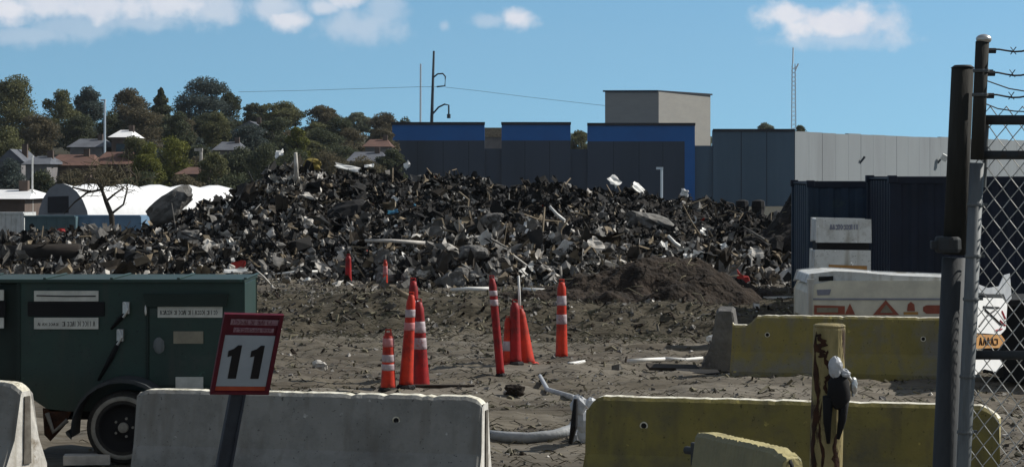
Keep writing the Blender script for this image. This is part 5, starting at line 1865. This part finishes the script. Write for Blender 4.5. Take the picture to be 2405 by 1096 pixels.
HS = [
    (112, 212, 388, 362, 195, 'h_wall_b', 'roof_brown', 'brown roofed house low on the hillside, left of its twin', True),
    (224, 306, 385, 356, 198, 'h_wall_b', 'roof_brown', 'brown roofed house right of its twin, left of the yellow green trees', True),
    (165, 240, 345, 325, 225, 'h_wall', 'roof_grey', 'grey roofed house between the far trees, left of the pale pole', True),
    (262, 304, 322, 304, 225, 'h_wall_b', 'roof_white', 'small house with bright white roof right of the pale pole', True),
    (0, 50, 380, 350, 200, 'h_wall', 'roof_grey', 'grey house at the left edge of the hillside', False),
    (60, 110, 385, 366, 190, 'h_wall', 'roof_grey', 'small dark house beside the left edge one', True),
    (420, 500, 408, 392, 180, 'h_wall_b', 'roof_brown', 'low brown shed right of the yellow green trees', True),
    (505, 560, 352, 332, 235, 'h_wall', 'roof_grey', 'grey roofed house in the trees right of the tallest tree', True),
    (858, 912, 344, 326, 240, 'h_wall', 'roof_brown', 'brown roofed house beside the left end of the warehouse', True),
    (820, 900, 378, 356, 215, 'h_wall', 'roof_grey', 'grey roofed house below the brown roofed one near the warehouse', True),
    (560, 612, 300, 284, 262, 'h_wall', 'roof_grey', 'pale house high on the hill among the trees', False),
    (-80, 58, 466, 446, 118, 'h_wall_b', 'roof_white', 'low building with bright white roof at the left edge', True),
]
for h in HS: house(*h)

# trees ------------------------------------------------------------------------
def tree(px, pt, wpx, D, m, label, hpx=None, name='tree', conifer=False, dens=1.0, group='trees on the hillside', base=None, leaf=.42):
    x = X(px, D)
    g0 = gh(x, D) if base is None else base
    zt_ = Z(pt, D)
    wd = wpx * D / F
    ch = (hpx or wpx * 1.05) * D / F
    zc0 = max(g0 + .4, zt_ - ch)
    ch = zt_ - zc0
    root = thing(name, label, 'tree', (x, D, g0), group)
    mbx = MB().tube([(x, D, g0 - .3), (x + random.uniform(-.2, .2), D, (g0 + zc0) / 2), (x, D, zc0 + ch * .6)], [.32, .26, .08], 7)
    for k in range(6):
        a_ = random.uniform(0, 6.28); z = zc0 + ch * random.uniform(.05, .45)
        q = Vector((x, D, z))
        e = q + Vector((math.cos(a_) * wd * .36, math.sin(a_) * wd * .36, ch * random.uniform(.15, .35)))
        mbx.tube([q, (q + e) / 2 + Vector((0, 0, -.1)), e], [.12, .08, .03], 5)
    mbx.build('trunk', M['bark'], root)
    C, S = [], []
    if conifer:
        n = int(9000 * dens)
        t = RNG.random(n) ** .7
        r = wd * .62 * (t ** .8) * (0.8 + .2 * np.sin(t * 34)) * RNG.uniform(.3, 1, n)
        a_ = RNG.uniform(0, 6.28, n)
        C.append(np.stack([x + r * np.cos(a_), D + r * np.sin(a_), zt_ - ch * t], -1))
    else:
        lobes = []
        for k in range(20):
            a_ = random.uniform(0, 6.28); t = random.random()
            zz = zc0 + ch * (.05 + .80 * t)
            rr_ = wd * .5 * math.sqrt(max(.08, 1 - max(0, 1.5 * t - .6) ** 2)) * .72
            lobes.append((x + rr_ * math.cos(a_) * random.uniform(.45, 1), D + rr_ * math.sin(a_) * random.uniform(.3, 1), zz,
                          wd * random.uniform(.12, .23), ch * random.uniform(.07, .14)))
        lobes.append((x + wd * random.uniform(-.1, .1), D, zt_ - ch * .11, wd * .18, ch * .11))
        lobes.append((x + wd * random.uniform(-.22, .22), D, zt_ - ch * .2, wd * .18, ch * .11))
        lobes.append((x, D, zc0 + ch * .42, wd * .36, ch * .36))
        for (cx_, cy_, cz_, rw, rh) in lobes:
            n = int(dens * (260 + 430 * rw * rh))
            d = RNG.normal(size=(n, 3)); d /= np.linalg.norm(d, axis=1)[:, None]
            d *= (RNG.random(n) ** .4 * (1 + np.abs(RNG.normal(0, .12, n))))[:, None]
            C.append(np.array([cx_, cy_, cz_]) + d * np.array([rw, rw, rh]))
    C = np.concatenate(C); n = len(C)
    sz = leaf * RNG.uniform(.45, 1.1, n)[:, None]
    a = RNG.normal(size=(n, 3)); a /= np.linalg.norm(a, axis=1)[:, None]
    b = np.cross(a, RNG.normal(size=(n, 3))); b /= np.linalg.norm(b, axis=1)[:, None]
    V = np.stack([C - a * sz * .5, C + b * sz * .3, C + a * sz * .5, C - b * sz * .3], 1).reshape(-1, 3) - np.array([x, D, g0])
    me_ = bpy.data.meshes.new('crown')
    me_.vertices.add(4 * n); me_.vertices.foreach_set('co', V.ravel())
    me_.loops.add(4 * n); me_.loops.foreach_set('vertex_index', np.arange(4 * n))
    me_.polygons.add(n); me_.polygons.foreach_set('loop_start', np.arange(0, 4 * n, 4)); me_.polygons.foreach_set('loop_total', np.full(n, 4))
    me_.update(); me_.materials.append(M[m])
    o = bpy.data.objects.new('crown', me_); sc.collection.objects.link(o); o.parent = root
    return root


sky_trees = [
    (28, 176, 135, 285, 'leaf_olive', 'broad olive tree at the far left of the ridge line'),
    (-70, 200, 130, 285, 'leaf_olive', 'olive tree cut by the left edge of the ridge line'),
    (138, 210, 92, 275, 'leaf_olive', 'round olive tree second from left on the ridge'),
    (205, 203, 84, 300, 'leaf_blue', 'bluish tree on the ridge just left of the pale pole'),
    (302, 206, 104, 290, 'leaf_brown', 'dark brownish tree on the ridge right of the pale pole'),
    (470, 180, 150, 300, 'leaf_blue', 'tallest and widest tree on the ridge, right of the conifer'),
    (540, 215, 60, 305, 'leaf_dark', 'slim tree hugging the right side of the tallest one'),
    (598, 242, 76, 310, 'leaf_dark', 'small dark ridge tree in the dip right of the tallest'),
    (658, 238, 112, 300, 'leaf_olive', 'olive ridge tree with open crown, middle of the ridge'),
    (760, 248, 92, 300, 'leaf_brown', 'rounded brown olive ridge tree right of the middle'),
    (840, 264, 76, 320, 'leaf_pale', 'pale thin crowned ridge tree left of the warehouse'),
    (900, 264, 86, 300, 'leaf_brown', 'brownish ridge tree touching the warehouse parapet'),
    (945, 276, 60, 305, 'leaf_dark', 'dark tree top showing over the warehouse left end'),
]
for (a_, b_, c_, D, m, lb) in sky_trees:
    tree(a_, b_, c_ * 1.12, D, m, lb, hpx=max(120, c_ * 1.3), leaf=.32, dens=1.1)
tree(378, 206, 96, 285, 'leaf_dark', 'dark pointed conifer on the ridge left of the tallest tree', hpx=120, conifer=True, name='conifer_tree')
def px_far(D): return 140 < D < 300


mid_trees = [
    (15, 298, 100, 215, 'leaf_olive', 'yellowish olive tree at the left edge above the grey house'),
    (85, 268, 100, 250, 'leaf_brown', 'brown tree below the round olive ridge tree'),
    (180, 268, 100, 255, 'leaf_dark', 'dark tree behind the grey roofed house'),
    (262, 262, 80, 250, 'leaf_dark', 'dark tree directly behind the pale pole'),
    (335, 250, 110, 250, 'leaf_brown', 'brownish tree above the small white roof'),
    (420, 262, 80, 245, 'leaf_dark', 'dark tree below the conifer'),
    (506, 262, 70, 250, 'leaf_olive', 'bright olive tree below the tallest ridge tree'),
    (580, 290, 90, 245, 'leaf_blue', 'bluish tree in the middle of the slope'),
    (650, 275, 100, 250, 'leaf_dark', 'dark tree under the open crowned ridge tree'),
    (700, 298, 56, 225, 'leaf_lime', 'small yellow green tree in the right half of the slope'),
    (755, 300, 110, 245, 'leaf_dark', 'dark tree right of the small yellow green one'),
    (830, 300, 90, 255, 'leaf_brown', 'brown tree above the grey roofed house near the warehouse'),
    (900, 300, 70, 262, 'leaf_brown', 'brown tree behind the brown roofed house near the warehouse'),
    (350, 334, 92, 178, 'leaf_lime', 'rounded bright yellow green tree, front one of the pair'),
    (412, 318, 112, 190, 'leaf_lime', 'wide bright yellow green tree, rear one of the pair'),
    (318, 318, 70, 200, 'leaf_olive', 'olive tree left of the yellow green pair'),
    (500, 356, 76, 178, 'leaf_olive', 'low olive tree right of the yellow green pair'),
    (560, 344, 90, 205, 'leaf_dark', 'dark bush tree above the boulder end of the pile'),
    (625, 335, 110, 200, 'leaf_dark', 'dark bush tree behind the left peak of the pile'),
    (700, 350, 100, 190, 'leaf_dark', 'low dark bush tree behind the ochre clump'),
    (775, 352, 110, 190, 'leaf_brown', 'low brown bush tree above the long white crest sheet'),
    (855, 366, 100, 180, 'leaf_brown', 'low brown bush tree left of the warehouse foot'),
    (920, 350, 70, 210, 'leaf_dark', 'dark bush tree against the warehouse corner'),
    (30, 372, 90, 178, 'leaf_blue', 'bluish bush before the left edge grey house'),
    (90, 398, 90, 165, 'leaf_dark', 'dark bush above the white pole foot'),
    (170, 396, 90, 160, 'leaf_brown', 'brown bush below the left brown roof'),
    (250, 392, 110, 158, 'leaf_brown', 'brown bush below the right brown roof'),
    (340, 402, 110, 150, 'leaf_dark', 'dark bush line section left above the white tarp'),
    (440, 408, 110, 150, 'leaf_brown', 'brown bush line section above the middle of the tarp'),
    (540, 404, 120, 150, 'leaf_dark', 'dark bush line section above the right end of the tarp'),
    (1800, 288, 54, 330, 'leaf_pale', 'pale tree top peeping over the slate wall right of the penthouse'),
    (1880, 294, 30, 330, 'leaf_olive', 'tiny tree top at the foot of the far mast'),
    (1360, 306, 56, 330, 'leaf_olive', 'green tree seen through the second parapet notch'),
    (1655, 312, 50, 330, 'leaf_pale', 'thin grey tree in the notch right of the blue frame'),
]
for (a_, b_, c_, D, m, lb) in mid_trees:
    tree(a_, b_, c_ * (1.2 if 'lime' not in m and 'pale' not in m else 1), D, m, lb, hpx=c_ * (1.3 if px_far(D) else 1.0), leaf=.29 if D > 200 else .22, dens=.9)
for k in range(34):
    D = random.uniform(205, 275)
    px = random.uniform(-60, 915)
    py = 404 - (gh(X(px, D), D) - EYE) * F / D
    tree(px, py - random.uniform(62, 100), random.uniform(70, 115), D, random.choice(('leaf_dark', 'leaf_dark', 'leaf_brown', 'leaf_blue', 'leaf_olive')),
         'dark scrubby tree filling the dense cover between the hillside houses', hpx=110, leaf=.30, dens=.7, name='scrub_tree', group='scrub trees filling the hillside')
# ------------------------------------------------------------------ haze
hm = bpy.data.materials.new('haze'); hm.use_nodes = True
ht_ = hm.node_tree
ht_.nodes.remove(ht_.nodes['Principled BSDF'])
pv = ht_.nodes.new('ShaderNodeVolumePrincipled')
pv.inputs['Color'].default_value = (.78, .88, 1.0, 1)
pv.inputs['Density'].default_value = .00008
pv.inputs['Anisotropy'].default_value = 0
ht_.links.new(pv.outputs[0], ht_.nodes['Material Output'].inputs['Volume'])
gx = max(abs(float(xs[0])), abs(float(xs[-1]))) + 20
o = MB().bbox(-gx, gx, float(ys[0]) - 20, float(ys[-1]) + 20, -6.0, 112.0).build('haze', hm)
tag(o, 'thin bluish air over the yard and hillside', kind='stuff')
print('objects', len(bpy.data.objects))
